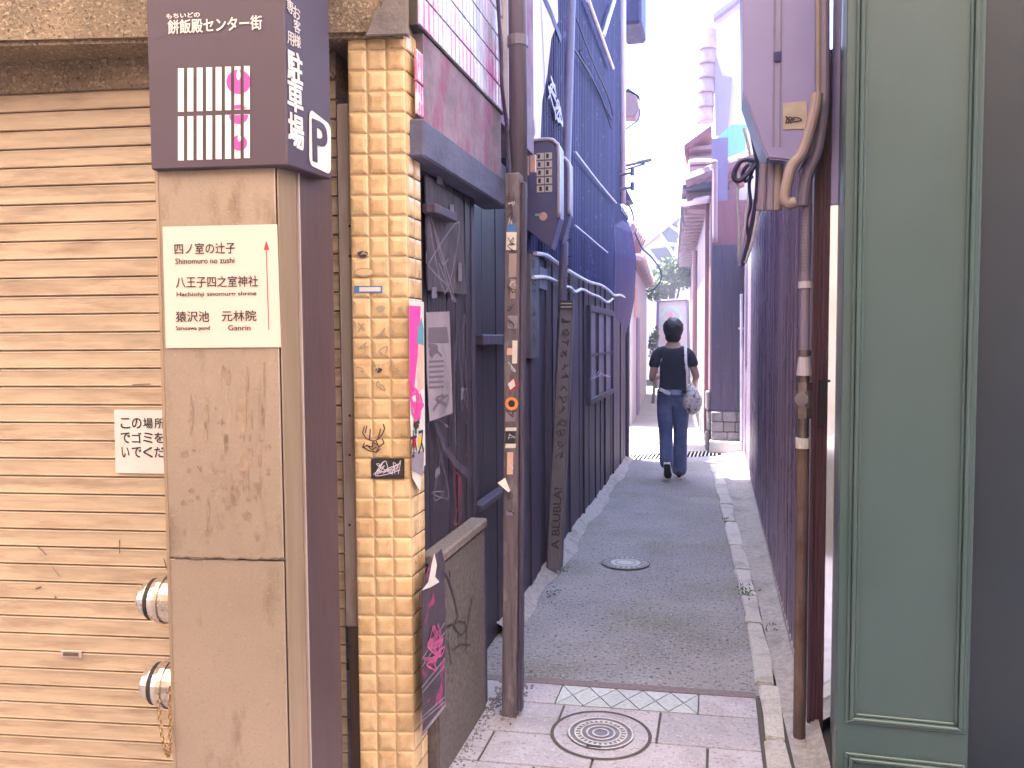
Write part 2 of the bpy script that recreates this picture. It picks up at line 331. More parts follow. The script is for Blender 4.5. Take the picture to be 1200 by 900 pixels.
# asphalt lane, narrow and then bending left beyond the drain
def strip(pts, z):
    mb = MB()
    L_, R_ = pts
    for i in range(len(L_)-1): mb.quad((*L_[i], z), (*R_[i], z), (*R_[i+1], z), (*L_[i+1], z))
    return mb
ae0, ae1 = G(600, 792.5), G(886, 812)
mb = MB(); mb.poly([(ae0.x-.3, ae0.y-.04, 0), (ae1.x+.05, ae1.y-.04, 0), (.25, 6, 0), (gB.x+.2, gB.y, 0), (gB.x, gB.y, 0), (gA.x, gA.y, 0), (-1.1, 6, 0)])
struct('alley_road', mb, 'asphalt')
mb = MB(); mb.poly([(-3.3, 9.3, -.004), (-1.12, 9.3, -.004), (gA.x+gq_.x, gA.y+gq_.y, -.004), (gB.x+gq_.x, gB.y+gq_.y, -.004), (.35, 10.3, -.004), (-.2, 18.2, -.004), (-.2, 40, -.004), (-4.5, 40, -.004), (-1.75, 18, -.004), (-3.3, 13.3, -.004)])
M['far_road'] = mat('pale_concrete_road', (0.27, 0.25, 0.25), 0.9, 0, 0.2, 3, (1, 1, 1), 0.4, 60, dirt_shade=(0.22, 0.21, 0.20), dscale=1.5)
struct('far_road', mb, 'far_road')

# covered shopping street behind the viewer: translucent arcade roof and the shopfronts opposite
M['arcade_sheet'] = mat('arcade_roof_sheet', (0.78, 0.62, 0.48), 0.6, 0, 0.05, 2)
t_ = M['arcade_sheet'].node_tree; b_ = t_.nodes['Principled BSDF']; tr_ = t_.nodes.new('ShaderNodeBsdfTranslucent'); mx_ = t_.nodes.new('ShaderNodeMixShader')
tr_.inputs[0].default_value = (0.80, 0.65, 0.49, 1); mx_.inputs[0].default_value = ARC_T
t_.links.new(b_.outputs[0], mx_.inputs[1]); t_.links.new(tr_.outputs[0], mx_.inputs[2]); t_.links.new(mx_.outputs[0], t_.nodes['Material Output'].inputs[0])
M['arcade_shop'] = mat('arcade_shop_wall', (0.60, 0.50, 0.42), 0.8, 0, 0.2, 2)
mb = MB(); mb.quad((-16, -5, 5.6), (16, -5, 5.6), (16, 2.0, 5.6), (-16, 2.0, 5.6)); struct('arcade_roof', mb, 'arcade_sheet')
mb = MB(); mb.box(-16, 16, -5.3, -5, -.05, 5.6); struct('arcade_wall', mb, 'arcade_shop')
# paving at the mouth of the alley: slabs in rows with dark joints
mb = MB(); mb.box(-6, 6, -4, ae0.y+.02, -.05, -.004); struct('pavement_bed', mb, 'joint')
mb = MB(); sk = (ae1.y-ae0.y)/(ae1.x-ae0.x)
def srow(x0, x1, y0, y1):
    g = .004
    P = [(x0+g, y0+g+sk*x0), (x1-g, y0+g+sk*x1), (x1-g, y1-g+sk*x1), (x0+g, y1-g+sk*x0)]
    mb.prism([(x, y, -.02) for x, y in P], (0, 0, .024))
yA = ae0.y-sk*ae0.x
y1 = G(760, 834).y-sk*G(760, 834).x; y2 = G(640, 861.5).y-sk*G(640, 861.5).x
xB = G(657, 838).x; xB2 = G(772, 852).x; xC = G(829, 888).x; RE = .165
# row holding the triangle tiles
tx0, tx1 = G(655, 815).x, G(818, 826).x
srow(-2.2, -1.0, y1, yA-.055); srow(-1.0, tx0, y1, yA-.055); srow(tx1, RE, y1, yA-.055)
xs = [xB-.37*k for k in range(5, 0, -1)]+[xB, xB2, RE]
for a, c in zip(xs[:-1], xs[1:]): srow(a, c, y2, y1)
yy = y2; ph = 0
for r_ in range(9):
    x_ = xC-.37*14+(ph*.19)
    while x_ < RE-.01:
        e_ = min(x_+.37, RE); srow(x_, e_, yy-.215, yy); x_ = e_
    yy -= .215; ph ^= 1
for r_ in range(8):
    for k in range(14): srow(RE+.3+.37*k, RE+.3+.37*(k+1), 1.9-.215*(r_+1), 1.9-.215*r_)
struct('pavement', mb, 'slab', bevel=.002)
# plain strip of slab against the asphalt
mb = MB(); mb.prism([(-1.2, yA-.05+sk*-1.2, -.02), (RE, yA-.05+sk*RE, -.02), (RE, yA+sk*RE, -.02), (-1.2, yA+sk*-1.2, -.02)], (0, 0, .022))
M['edgestrip'] = mat('mauve_edging', (0.17, 0.135, 0.15), 0.85, 0, 0.3, 60)
struct('pavement_edging', mb, 'edgestrip')
# triangle tiles
mb = MB(); n = 5; wv = (tx1-tx0)/n; yb, yt = y1+.004, yA-.058
def tri(P):
    c = sum((V(p) for p in P), V())/len(P)
    mb.prism([tuple(c+(V(p)-c)*.93) for p in P], (0, 0, .023))
for i in range(n):
    a, c = tx0+wv*i, tx0+wv*(i+1); h = (a+c)/2; ym = (yb+yt)/2
    q = lambda x, y: (x, y+sk*x, -.02)
    tri([q(a, yt), q(c, yt), q(h, ym)]); tri([q(a, yb), q(c, yb), q(h, ym)])
    if i == 0: tri([q(a, yb), q(h, ym), q(a, yt)])
    if i == n-1: tri([q(c, yb), q(h, ym), q(c, yt)])
    else: tri([q(h, ym), q(c, yb), q(c+wv/2, ym), q(c, yt)])
struct('pavement_tiles', mb, 'bluetile')

# gutter concrete along the brown wall, kerb stones between it and the asphalt
mb = MB(); kl = [(833, 548), (848, 610), (868, 700), (886, 790), (893, 850), (903, 930)]; krr = [(846, 548), (862, 610), (886, 700), (906, 790), (918, 850), (936, 930)]
Ls = [G(*p) for p in kl]; Rs = [G(*p) for p in krr]
def lerp_at(P, y):
    for a, c in zip(P[:-1], P[1:]):
        if (a.y-y)*(c.y-y) <= 0: t = (y-a.y)/(c.y-a.y); return a.x+(c.x-a.x)*t
    return P[0].x if abs(P[0].y-y) < abs(P[-1].y-y) else P[-1].x
y_ = 2.35
while y_ < 8.6:
    l_ = random.uniform(.42, .75); a = y_+.006; c = y_+l_-.006
    jj = lambda: random.uniform(-.010, .010)
    m_ = (a+c)/2+random.uniform(-.1, .1)
    mb.prism([(lerp_at(Ls, a)+jj(), a, -.03), (lerp_at(Rs, a)+jj(), a+jj(), -.03), (lerp_at(Rs, m_)+jj(), m_, -.03), (lerp_at(Rs, c)+jj(), c, -.03), (lerp_at(Ls, c)+jj(), c+jj(), -.03), (lerp_at(Ls, m_)+jj(), m_, -.03)], (0, 0, .03+.012+random.uniform(0, .008))); y_ += l_
struct('kerb', mb, 'kerb', bevel=.006, seg=2)
mb = MB(); ys = [2.3+.25*i for i in range(33)]
for a, c in zip(ys[:-1], ys[1:]):
    r1, r2 = lerp_at(Rs, a)+.004, lerp_at(Rs, c)+.004
    for k in range(4):
        f0, f1 = k/4, (k+1)/4
        P = lambda x0, y0, f: (x0+(XR+.02-x0)*f, y0, .006+.03*f*f+.006*math.sin(y0*3+f*5))
        mb.quad(P(r1, a, f0), P(r1, a, f1), P(r2, c, f1), P(r2, c, f0))
struct('gutter_path', mb, 'concrete', smooth=True)
mb = MB(); mb.prism([(-.12, 9.25, -.02), (XR, 8.85, -.02), (XR, 9.7, -.02), (gB.x+.0, gB.y-.06, -.02)], (0, 0, .036)); struct('concrete_path', mb, 'kerb', bevel=.01)
# sloping mortar verge under the dark house
mb = MB(); ys = [3.62+.2*i for i in range(30)]
for a, c in zip(ys[:-1], ys[1:]):
    wf = lambda y: .085+.02*math.sin(y*4)+.012*math.sin(y*11+1)
    wa, wc = wf(a), wf(c)
    mb.quad((XL2-.03, a, .075), (XL2+wa, a, .002), (XL2+wc, c, .002), (XL2-.03, c, .075))
struct('mortar_path', mb, 'concrete', smooth=True)

# manhole covers
def manhole(c, R, label, big):
    o = thing('manhole_cover', label, 'manhole cover', (c.x, c.y, 0), 'manhole covers in the alley')
    z = .005
    mb = MB(); disc(mb, (c.x, c.y, z+.002), XV, YV, R, 48, R*.93); mb.build('frame', 'joint', o)
    mb = MB(); disc(mb, (c.x, c.y, z+.001), XV, YV, R*.93, 48); mb.build('collar', 'slab' if big else 'iron_pale', o)
    r2 = R*.66 if big else R*.95
    mb = MB(); disc(mb, (c.x, c.y, z+.004), XV, YV, r2, 48); mb.build('lid', 'iron_pale' if not big else 'iron', o)
    mb = MB()
    for k, rr in enumerate((.98, .80, .62, .44, .26) if big else (.98, .72, .45)): disc(mb, (c.x, c.y, z+.0065), XV, YV, r2*rr, 40, r2*(rr-.055))
    nn = 28 if big else 22
    for k in range(nn):
        a = 2*math.pi*k/nn; d = V((math.cos(a), math.sin(a), 0)); q = V((-d.y, d.x, 0))
        p0, p1 = V((c.x, c.y, z+.0066))+d*r2*.66, V((c.x, c.y, z+.0066))+d*r2*.74
        mb.ribbon([p0, p1], r2*.07, (0, 0, 1))
        if not big:
            p0, p1 = V((c.x, c.y, z+.0066))+d*r2*.78, V((c.x, c.y, z+.0066))+d*r2*.9; mb.ribbon([p0, p1], r2*.1, (0, 0, 1))
    mb.build('raised_pattern', 'iron_pale' if big else 'iron', o)
    if big: mb = MB(); mb.obox((c.x-.035, c.y-r2*.93, z+.006), (.05, 0, 0), (0, .012, 0), (0, 0, .003)); mb.build('pry_slot', 'black', o)
manhole(G(704, 862), .178, 'round cast manhole cover with stone collar set in the pale paving slabs', True)
manhole(G(733, 661), .15, 'small pale worn manhole cover in the dark asphalt lane', False)
# drain grate across the lane
o = thing('drain_grate', 'steel drain grate running across the alley just past the walking person', 'drain grate', (gl+gr)/2)
d, q = gd_*1.24, gq_
mb = MB(); mb.obox(gA-zz*.2, d, q, zz*.02); mb.obox(gA-zz*.18, d, q*.02, zz*.178); mb.obox(gA+q*.98-zz*.18, d, q*.02, zz*.174); mb.build('channel', 'black', o)
mb = MB(); nb = 25
for k in range(nb):
    p = gA+d*((k+.28)/nb)-zz*.012; mb.obox(p, d/nb*.36, q, (0, 0, .016))
mb.build('bars', 'iron_pale', o)
mb = MB(); mb.obox(gA-zz*.012, d, q*.03, (0, 0, .014)); mb.obox(gA+q*.96-zz*.012, d, q*.04, (0, 0, .018)); mb.build('edge_frame', 'iron', o)

# ------------------------------------------------------------------ corner building on the left
cc = PD(480, 397, 2.35); cl = PD(413, 397, 2.357)           # corner of the tiled pillar and its left edge
colo = V((cc.x, cc.y, 0)); colw = (hz(cc)-hz(cl)).length
e_col = (hz(cc)-hz(cl)).normalized(); n_col = V((e_col.y, -e_col.x, 0))
corner = thing('corner_shop', 'old corner shop with cream tiled pillar, stucco canopy and doorway onto the alley', 'building', colo)
ZB = 2.25
# tiled pillar: one tile layer per face, built as pillow tiles on a grout core
mb = MB(); D_ = .20
mb.obox(colo-e_col*colw+n_col*.0032+e_col*.003, e_col*(colw-.0045), -n_col*D_*.9, zz*(ZB+.05))
pil = mb.build('tiled_pillar', 'grout', corner)
mb = MB(); tw = colw/3; th = .0585; rows = int(ZB/th)+1
for r_ in range(rows):
    for k in range(3):
        g = .0022; mb.pad(colo-e_col*colw+e_col*(tw*k+g)+zz*(th*r_+g), e_col*(tw-2*g), zz*(th-2*g), n_col, .007+random.uniform(0, .002), .012)
    for k in range(2):
        mb.pad(colo+YV*(.055*k+g)+zz*(th*r_+g)-XV*.004, YV*(.055-2*g), zz*(th-2*g), XV, .006, .012)
mb.build('tile_facing', 'tile', pil, smooth=False)
# stickers and doodles on the pillar
def onc(x, y, off=.0105): return PP(x, y, colo+n_col*off, n_col)
def colscr(name, x, y, wpx, hpx, n, seed, mtl, line=.0035):
    k = 2.35/950; mb = MB(); scribble(mb, onc(x, y), e_col, zz, wpx*k, hpx*k, n, line, n_col, seed); return mb.build(name, mtl, pil)
for x, y, seed in ((424, 383, 1), (446, 391, 2), (462, 388, 3), (449, 410, 4), (426, 408, 5), (441, 432, 6), (424, 430, 7), (462, 431, 8), (447, 452, 9), (427, 298, 11)):
    colscr('doodle', x, y, 11, 14, 5, seed, 'scrawl_g', .003)
for x, y, w_, h_, mt in ((425, 298, 12, 8, 'scrawl'), (446, 362, 10, 8, 'scrawl_g'), (469, 363, 6, 7, 'scrawl_g'), (444, 434, 8, 6, 'scrawl')):
    mb = MB(); k = 2.35/950; c_ = onc(x, y); mb.poly([c_+e_col*(w_*k*.5*math.cos(a))*(1+.25*math.sin(3*a))+zz*(h_*k*.5*math.sin(a)) for a in [i*math.pi/6 for i in range(12)]]); mb.build('sticker_scrap', mt, pil)
k = 2.35/950
mb = MB(); c_ = onc(427, 319); mb.poly([c_+e_col*(12*k*math.cos(a))+zz*(5*k*math.sin(a)) for a in [i*math.pi/10 for i in range(20)]]); st = mb.build('oval_sticker', 'scrawl_g', pil)
mb = MB(); c_ = onc(427, 319, .0112); mb.poly([c_+e_col*(10*k*math.cos(a))+zz*(3.6*k*math.sin(a)) for a in [i*math.pi/10 for i in range(20)]]); mb.build('oval_sticker', 'tile', pil)
def colrect(x0, y0, x1, y1, off, mtl, name):
    mb = MB(); mb.poly([onc(x0, y1, off), onc(x1, y1, off), onc(x1, y0, off), onc(x0, y0, off)]); return mb.build(name, mtl, pil)
s_ = colrect(415, 335, 448, 343, .0105, 'blue', 'label_sticker'); colrect(421, 336.5, 446, 341.5, .0112, 'paper', 'label_sticker')
colrect(435, 537, 474, 561, .0105, 'black', 'black_sticker')
mb = MB(); scribble(mb, onc(454, 549, .0114), e_col, zz, 34*k, 18*k, 16, .002, n_col, 31); scribble(mb, onc(458, 548, .0114), e_col, zz, 26*k, 18*k, 10, .0018, n_col, 37); mb.build('sticker_scrawl', 'scrawl_w', pil)
# antlered doodle drawn in marker
mb = MB()
for L_ in ([(427, 500), (425, 507), (429, 514), (437, 517), (443, 515), (448, 509), (451, 502), (449, 497)], [(430, 499), (428, 507)], [(434, 503), (433, 515)], [(446, 503), (443, 514)],
           [(437, 517), (436, 524), (430, 522), (426, 524), (432, 528), (441, 530), (444, 524), (441, 517)], [(444, 524), (450, 519), (448, 514)], [(432, 528), (425, 524), (427, 519)], [(441, 530), (446, 526)],
           [(438, 519), (442, 521)], [(430, 522), (436, 527), (441, 524)]):
    mb.ribbon([onc(*p) for p in L_], .0032, n_col)
mb.build('antler_doodle', 'ink', pil)
# stucco canopy beam over shutter and pillar
mb = MB(); be = colo+n_col*.035+e_col*.008
mb.obox(be-e_col*6+zz*ZB, e_col*6, -n_col*.42, zz*1.2)
mb.build('stucco_beam', 'stucco', corner, bevel=.012, seg=2)
mb = MB(); bx_ = hz(PD(398, 397, 2.41)); mb.obox(bx_-FE*6+zz*2.165, FE*6, -FN*.3, zz*.4); mb.build('shutter_box', 'stucco', corner, bevel=.01)
mb = MB(); c_ = be-e_col*.09+zz*(ZB+.06)
P_c = [(-.115, -.004), (.006, -.004), (.006, .13), (-.02, .135), (-.045, .115), (-.05, .10), (-.062, .105), (-.07, .075), (-.09, .06), (-.098, .03)]
mb.prism([be+e_col*a_+zz*(ZB+c_)+n_col*.003 for a_, c_ in P_c], n_col*.010)
mb.prism([be+e_col*a_+zz*(ZB+c_)+n_col*.004 for a_, c_ in ((-.03, .14), (.004, .14), (.004, .20), (-.02, .205), (-.035, .18))], n_col*.010)
mb.build('cracked_corner_patch', 'concrete_dark', corner, bevel=.004)
# body of the building behind
mb = MB(); bx = colo-n_col*.45
mb.prism([tuple(bx-e_col*7+zz*(ZB+.04)), tuple(V((XL1-.03, bx.y, 0))+zz*(ZB+.04)), (XL1-.03, 3.9, ZB+.04), (-8, 4.6, ZB+.04)], (0, 0, 4.2)); mb.build('upper_storey', 'plaster', corner)
mb = MB(); mb.prism([tuple(be-e_col*6-n_col*.03+zz*(ZB+1.19)), tuple(be-n_col*.03+zz*(ZB+1.19)), tuple(be-n_col*.5+zz*(ZB+1.19)), tuple(be-e_col*6-n_col*.5+zz*(ZB+1.19))], zz*3.0); mb.build('front_wall', 'plaster', corner)
# alley side above the doorway: tiled wall, plaster band, lintel
YE = PX(590, 128, XL1).y
Y0 = colo.y+.02
mb = MB(); mb.box(XL1-.06, XL1-.0005, Y0, YE, ZB+.048, 3.5); tiled = mb.build('tiled_upper_wall', 'joint', corner)
mb = MB(); r_ = 0; z_ = ZB+.05; twd, tht = .042, .092
while z_ < 3.45:
    y_ = Y0+.004
    while y_+twd < YE:
        mb.pad((XL1-.001, y_+.002, z_+.002), (0, twd-.004, 0), (0, 0, tht-.004), XV, .005, .005); y_ += twd
    z_ += tht
mb.build('tile_facing', 'uptile', tiled)
mb = MB(); mb.box(XL1-.05, XL1-.006, Y0+.06, YE-.02, 2.04, ZB+.045); mb.build('plaster_band', 'plaster', corner)
mb = MB()
for zt in (2.05, 2.145):
    for k in range(3): mb.pad((XL1-.012, Y0+.005+.02*k, zt), (0, .018, 0), (0, 0, .09), XV, .006, .004)
M['pinktile'] = mat('pink_tile', (0.45, 0.13, 0.24), 0.4, 0, 0.4, 25, dirt_shade=(0.55, 0.46, 0.48), dscale=18, dmin=.5, dmax=.6)
mb.build('pink_edge_tiles', 'pinktile', corner)
M['pinkspray'] = mat('faded_pink_spray', (0.36, 0.075, 0.19), 0.8, 0, 0.4, 20)
zl0, zl1 = PX(487, 177, XL1+.015).z, PX(487, 131, XL1+.015).z
mb = MB(); mb.box(XL1-.09, XL1+.015, Y0-.0, YE+.01, zl0, zl1); mb.build('lintel', 'lintel', corner, bevel=.006)
# low granite wall below the doorway
ph_ = PX(568, 607, XL1)
mb = MB(); mb.box(XL1-.12, XL1, Y0+.11, ph_.y, 0, ph_.z-.036); mb.build('granite_low_wall', 'granite', corner, bevel=.008, seg=2)
mb = MB(); mb.box(XD-.01, XL1+.010, Y0+.11, ph_.y+.005, ph_.z-.034, ph_.z); mb.build('granite_cap', 'granite_top', corner, bevel=.006)
def onp(x, y, off=.003): return PX(x, y, XL1+off)
mb = MB()
for L_ in ([(520, 668), (526, 680), (532, 700), (537, 722), (532, 735), (540, 745), (547, 738), (545, 730), (537, 728)], [(527, 668), (528, 690)], [(554, 700), (548, 730), (546, 760)], [(525, 752), (529, 778)], [(530, 762), (540, 755), (551, 756)], [(523, 735), (535, 730)]):
    mb.ribbon([onp(*p) for p in L_], .008, XV)
mb.build('chalk_doodle', 'scrawl', corner)
mb = MB(); mb.ribbon([onp(590, 824, .004)+zz*.02-YV*.05, onp(527, 890, .004)+zz*.02], .012, XV); 
# recessed plank wall behind doorway
mb = MB(); y_ = Y0+.08; i = 0
while y_ < 3.95:
    w_ = .105+random.uniform(-.025, .03); xw = XD if y_ < ph_.y+.02 else XL2; mb.box(xw-.03-random.uniform(0, .006), xw-.005-random.uniform(0, .008), y_+.0025, y_+w_-.0025, 0.0, zl1+.2); y_ += w_
mb.build('plank_wall', 'wood', corner)
for rx_, ry_, rl_, rh_ in ((562, 392, .5, .045), (560, 592, .45, .03), (505, 238, .22, .03)):
    xw = XD if rx_ < 550 else XL2
    mb = MB(); a_ = PX(rx_, ry_, xw+.03); mb.box(xw, xw+.045, a_.y, a_.y+rl_, a_.z-rh_, a_.z); mb.build('wooden_rail', 'wood2', corner, bevel=.004)
mb = MB()
mb.ribbon([PX(x, y, XD+.012) for x, y in ((512, 500), (522, 525), (533, 542), (548, 556))], .03, XV)
mb.ribbon([PX(x, y, XD+.012) for x, y in ((537, 378), (534, 410), (532, 450), (534, 520))], .02, XV)
for x, y in ((548, 442), (548, 488), (548, 540)):
    disc(mb, PX(x, y, XD+.012), YV, zz, .032, 14, .024)
mb.build('paint_strokes', 'wood2', corner)
mb = MB(); scribble(mb, PX(520, 300, XD+.006), YV, zz, .34, .30, 22, .007, XV, 12); scribble(mb, PX(515, 262, XD+.006), YV, zz, .3, .14, 10, .006, XV, 14)
M['scrawl_p'] = mat('pale_purple_scrawl', (0.14, 0.115, 0.17), 0.7, 0, .3, 20)
mb.build('spray_scrawl', 'scrawl_p', corner)
mb = MB(); scribble(mb, PX(536, 575, XD+.006), YV, zz, .12, .3, 12, .008, XV, 41); M['redscr'] = mat('dark_red_scrawl', (0.16, 0.03, 0.05), 0.7); mb.build('spray_scrawl', 'redscr', corner)
# painted faint panel (upper old boarding in the doorway)
mb = MB(); P = [(497, 205), (540, 235), (545, 345), (500, 340)]; mb.prism([PX(x, y, XD+.004) for x, y in P], (.004, 0, 0))
M['oldboard'] = mat('scuffed_board', (0.048, 0.037, 0.056), 0.75, 0, 0.5, 14, (1, 2, 1), 0.3, 30, dirt_shade=(0.11, 0.09, 0.12), dscale=10)
mb.build('scuffed_board', 'oldboard', corner)
for q_, (x, y, w_, h_) in enumerate(((506, 350, .05, .04), (512, 215, .06, .05), (537, 330, .045, .07), (540, 470, .03, .05), (510, 560, .05, .03), (527, 255, .05, .05))):
    p = PX(x, y, XD+.013); mb = MB(); mb.poly([p, p+YV*w_+zz*.006, p+YV*w_*.9+zz*h_, p+YV*w_*.1+zz*h_*.9]); mb.build('paper_scrap', 'scrawl_p', corner)
mb = MB()
for q_, (x, y, w_, h_) in enumerate(((515, 540, .25, .3), (543, 430, .12, .4), (530, 290, .2, .3), (505, 470, .1, .2))): scribble(mb, PX(x, y, XD+.006), YV, zz, w_, h_, 9, .004, XV, 910+q_)
mb.build('scratches', 'scrawl_p', corner)
# end board that closes the plinth
mb = MB(); mb.box(XL2, XL1-.012, ph_.y+.012, ph_.y+.06, 0, .70); mb.box(XL2, XD-.002, ph_.y+.03, ph_.y+.07, .7, zl1+.1); mb.build('corner_board', 'wood2', corner)

# posters
def poster(name, label, quad_, m, nx, group=None):
    return None
o = thing('poster', 'bright pink poster with lettering pasted on the side of the cream tiled pillar', 'poster', (cc.x+.014, cc.y+.05, PX(485, 575, cc.x).z), 'posters by the doorway')
xo = cc.x+.014
def onq(x, y, off=0): return PX(x, y, xo+off)
mb = MB(); mb.prism([onq(479, 352), onq(496, 354), onq(498, 545), onq(494, 548), onq(492, 576), onq(483, 560), onq(480, 470)], (.0015, 0, 0)); mb.build('sheet', 'paper', o)
mb = MB(); mb.poly([onq(479.3, 358, .002), onq(493, 359, .002), onq(492, 395, .002), onq(488, 430, .002), onq(485, 462, .002), onq(480, 470, .002)]); mb.build('pink_print', 'pink', o)
mb = MB(); mb.poly([onq(494, 372, .003), onq(496.5, 385, .003), onq(496.5, 405, .003), onq(488.5, 402, .003), onq(490, 385, .003)]); mb.build('teal_print', 'teal_ink', o)
mb = MB(); mb.poly([onq(490, 402, .0025), onq(496.5, 404, .0025), onq(496.5, 455, .0025), onq(490, 460, .0025), onq(489, 430, .0025)])
M['peach'] = mat('peach_print', (0.60, 0.38, 0.32), 0.7); mb.build('peach_print', 'peach', o)
mb = MB(); scribble(mb, onq(488.5, 476, .0035), YV, zz, .10, .085, 15, .010, XV, 3); scribble(mb, onq(485, 455, .0035), YV, zz, .06, .05, 8, .008, XV, 8); mb.build('red_lettering', 'pink', o)
mb = MB(); text(mb, 'ポス', onq(489, 517, .0035), YV, zz, .11, .085, .01)
scribble(mb, onq(488, 498, .0036), YV, zz, .05, .035, 7, .012, XV, 61); mb.build('black_lettering', 'ink', o)
mb = MB(); disc(mb, onq(485.5, 518, .003), YV, zz, .018, 12); mb.build('red_spot', 'red', o)
mb = MB(); disc(mb, onq(492.5, 517, .003), YV, zz, .020, 12); mb.build('yellow_spot', 'yellow', o)
mb = MB(); P = [onq(482, 530, .003), onq(497, 528, .003), onq(496, 558, .003), onq(483.5, 552, .003)]; mb.poly(P); mb.build('small_print', 'greypaper', o)

pq = lambda x, y, off=0: PX(x, y, XD+.02+off)
o = thing('poster', 'faded grey poster hanging askew on the dark plank wall of the doorway', 'poster', pq(515, 490), 'posters by the doorway')
mb = MB(); mb.prism([pq(499, 366), pq(526, 365), pq(530, 484), pq(503, 494), pq(500, 440)], (.002, 0, 0)); mb.build('sheet', 'greypaper', o)
mb = MB(); mb.poly([pq(502, 384, .003), pq(524, 383, .003), pq(526, 402, .003), pq(502, 402, .003)]); 
for yy_ in range(424, 455, 6): mb.ribbon([pq(503, yy_, .003), pq(520, yy_-1, .003)], .007, XV)
scribble(mb, pq(512, 414, .003), YV, zz, .16, .06, 10, .010, XV, 77); scribble(mb, pq(517, 470, .003), YV, zz, .16, .06, 8, .008, XV, 78)
M['greyink'] = mat('faded_ink', (0.12, 0.095, 0.13), 0.8); mb.build('faded_print', 'greyink', o)

wp = lambda x, y, off=0: PX(x, y, XL1+.016+off)
o = thing('poster', 'torn dark poster with magenta print and pale edge on the low granite wall', 'poster', wp(508, 850), 'posters by the doorway')
mb = MB(); mb.prism([wp(494, 690), wp(505, 655), wp(517, 643), wp(521, 660), wp(522, 828), wp(495, 862)], (.0015, 0, 0)); mb.build('sheet', 'darkposter', o)
mb = MB(); mb.poly([wp(494, 692, .003), wp(502, 682, .003), wp(506, 660, .003), wp(509, 648, .003), wp(512, 662, .003), wp(510, 676, .003), wp(515, 682, .003), wp(505, 688, .003)]); mb.build('torn_white_patch', 'paper', o)
mb = MB()
for dy in (0, 8, 30, 36, 62, 66): mb.ribbon([wp(495, 772+dy*1.1, .003), wp(521, 730+dy*1.4, .003)], .004, XV)
mb.ribbon([wp(521.5, 770, .003), wp(522, 826, .003)], .004, XV); mb.ribbon([wp(522, 826, .003), wp(495, 860, .003)], .012, XV); mb.build('pale_lines', 'greypaper', o)
mb = MB()
for q_ in range(3): scribble(mb, wp(508, 745+q_*16, .0035), (YV-zz*.25).normalized(), zz, .2, .07, 14, .007, XV, 90+q_)
mb.build('printed_lettering', 'pinkspray', o)

# roller shutter
so_ = hz(PD(400, 397, 2.445))
shut = thing('roller_shutter', 'tan ribbed roller shutter closed across the shop front, behind the street pillar', 'shutter', so_-e_col*.5)
pitch = .0567
mb = MB(); z_ = .01; wS = 4.5
while z_ < ZB+.05:
    prof = [(0, -.004), (.0035, -.004), (.0042, .0105), (.0065, .0122), (.0085, .0108), (.030, .0098), (.0500, .0108), (.0530, .0122), (.0560, .0108), (.0567, -.004)]
    pts = [so_+FE*.0+FN*w_+zz*(z_+h_) for h_, w_ in prof]
    vs = []; fs = []
    for p in pts: vs += [p-FE*wS, p]
    for i in range(len(pts)-1): fs.append([2*i, 2*i+1, 2*i+3, 2*i+2])
    mb.add(vs, fs); z_ += pitch
mb.build('shutter_curtain', 'shutter', shut)
def ons(x, y, off=.014): return PP(x, y, so_+FN*off, FN)
mb = MB(); ro = hz(PD(406, 397, 2.405)); zr = PP(408, 735, ro, FN).z
mb.obox(ro-FE*.018+zz*zr, FE*.036, -FN*.05, zz*(2.09-zr)); rail = mb.build('guide_rail', 'rail', shut, bevel=.004)
mb = MB(); mb.obox(ro-FE*.010, FE*.032, -FN*.05, zz*zr); M['railk'] = mat('dark_rail', (0.12, 0.075, 0.065), .5, .2, .2, 6, VERT); mb.build('lower_rail', 'railk', shut)
mb = MB()
for y in (97, 265, 300, 487, 533, 615, 757): 
    p = PP(410, y, ro+FN*.001, FN); disc(mb, p+FN*.002, FE, zz, .004, 8)
mb.build('rail_rivets', 'black', rail)
mb = MB(); p = ons(84, 766, .016); mb.obox(p-FE*.036-zz*.012, FE*.072, FN*.004, zz*.024); lk = mb.build('latch_plate', 'rail', shut, bevel=.002)
mb = MB(); mb.obox(p-FE*.026-zz*.006+FN*.0045, FE*.052, FN*.001, zz*.012); mb.build('latch_slot', 'railk', lk)
mb = MB()
for L_, wd in (([(44, 640), (54, 650)], .003), ([(140, 633), (140, 648)], .003), ([(48, 688), (42, 690)], .005), ([(192, 655), (196, 668)], .003), ([(155, 451), (176, 450)], .003), ([(62, 665), (70, 676)], .002)):
    mb.ribbon([ons(x, y, .0135) for x, y in L_], wd, FN)
for x, y in ((65, 700), (160, 704)): disc(mb, ons(x, y, .0135), FE, zz, .004, 8)
mb.build('scratches', 'railk', shut)
# paper notice taped on the shutter
o = thing('paper_notice', 'white paper notice with bold black handwriting taped on the tan shutter', 'notice', ons(166, 553, .018))
def onn(x, y): return ons(x, y, .0185)
mb = MB(); mb.prism([ons(136, 554, .016), ons(252, 556, .016), ons(249, 481, .016), ons(134, 480, .016)], FN*.002); mb.build('sheet', 'paper', o)
mb = MB(); kk = 2.55/950
for (x, y), s in zip(((172, 496), (172, 513), (172, 530)), ('この場所に', 'でゴミをお', 'いでくださ')):
    for i, ch in enumerate(s):
        p = onn(141+i*13.2+6, y); wch = 12.5*kk*(.8 if ch in 'いに' else 1); text(mb, ch, p, FE, zz, wch*.92, 12*kk, .018)
mb.build('lettering', 'ink', o)

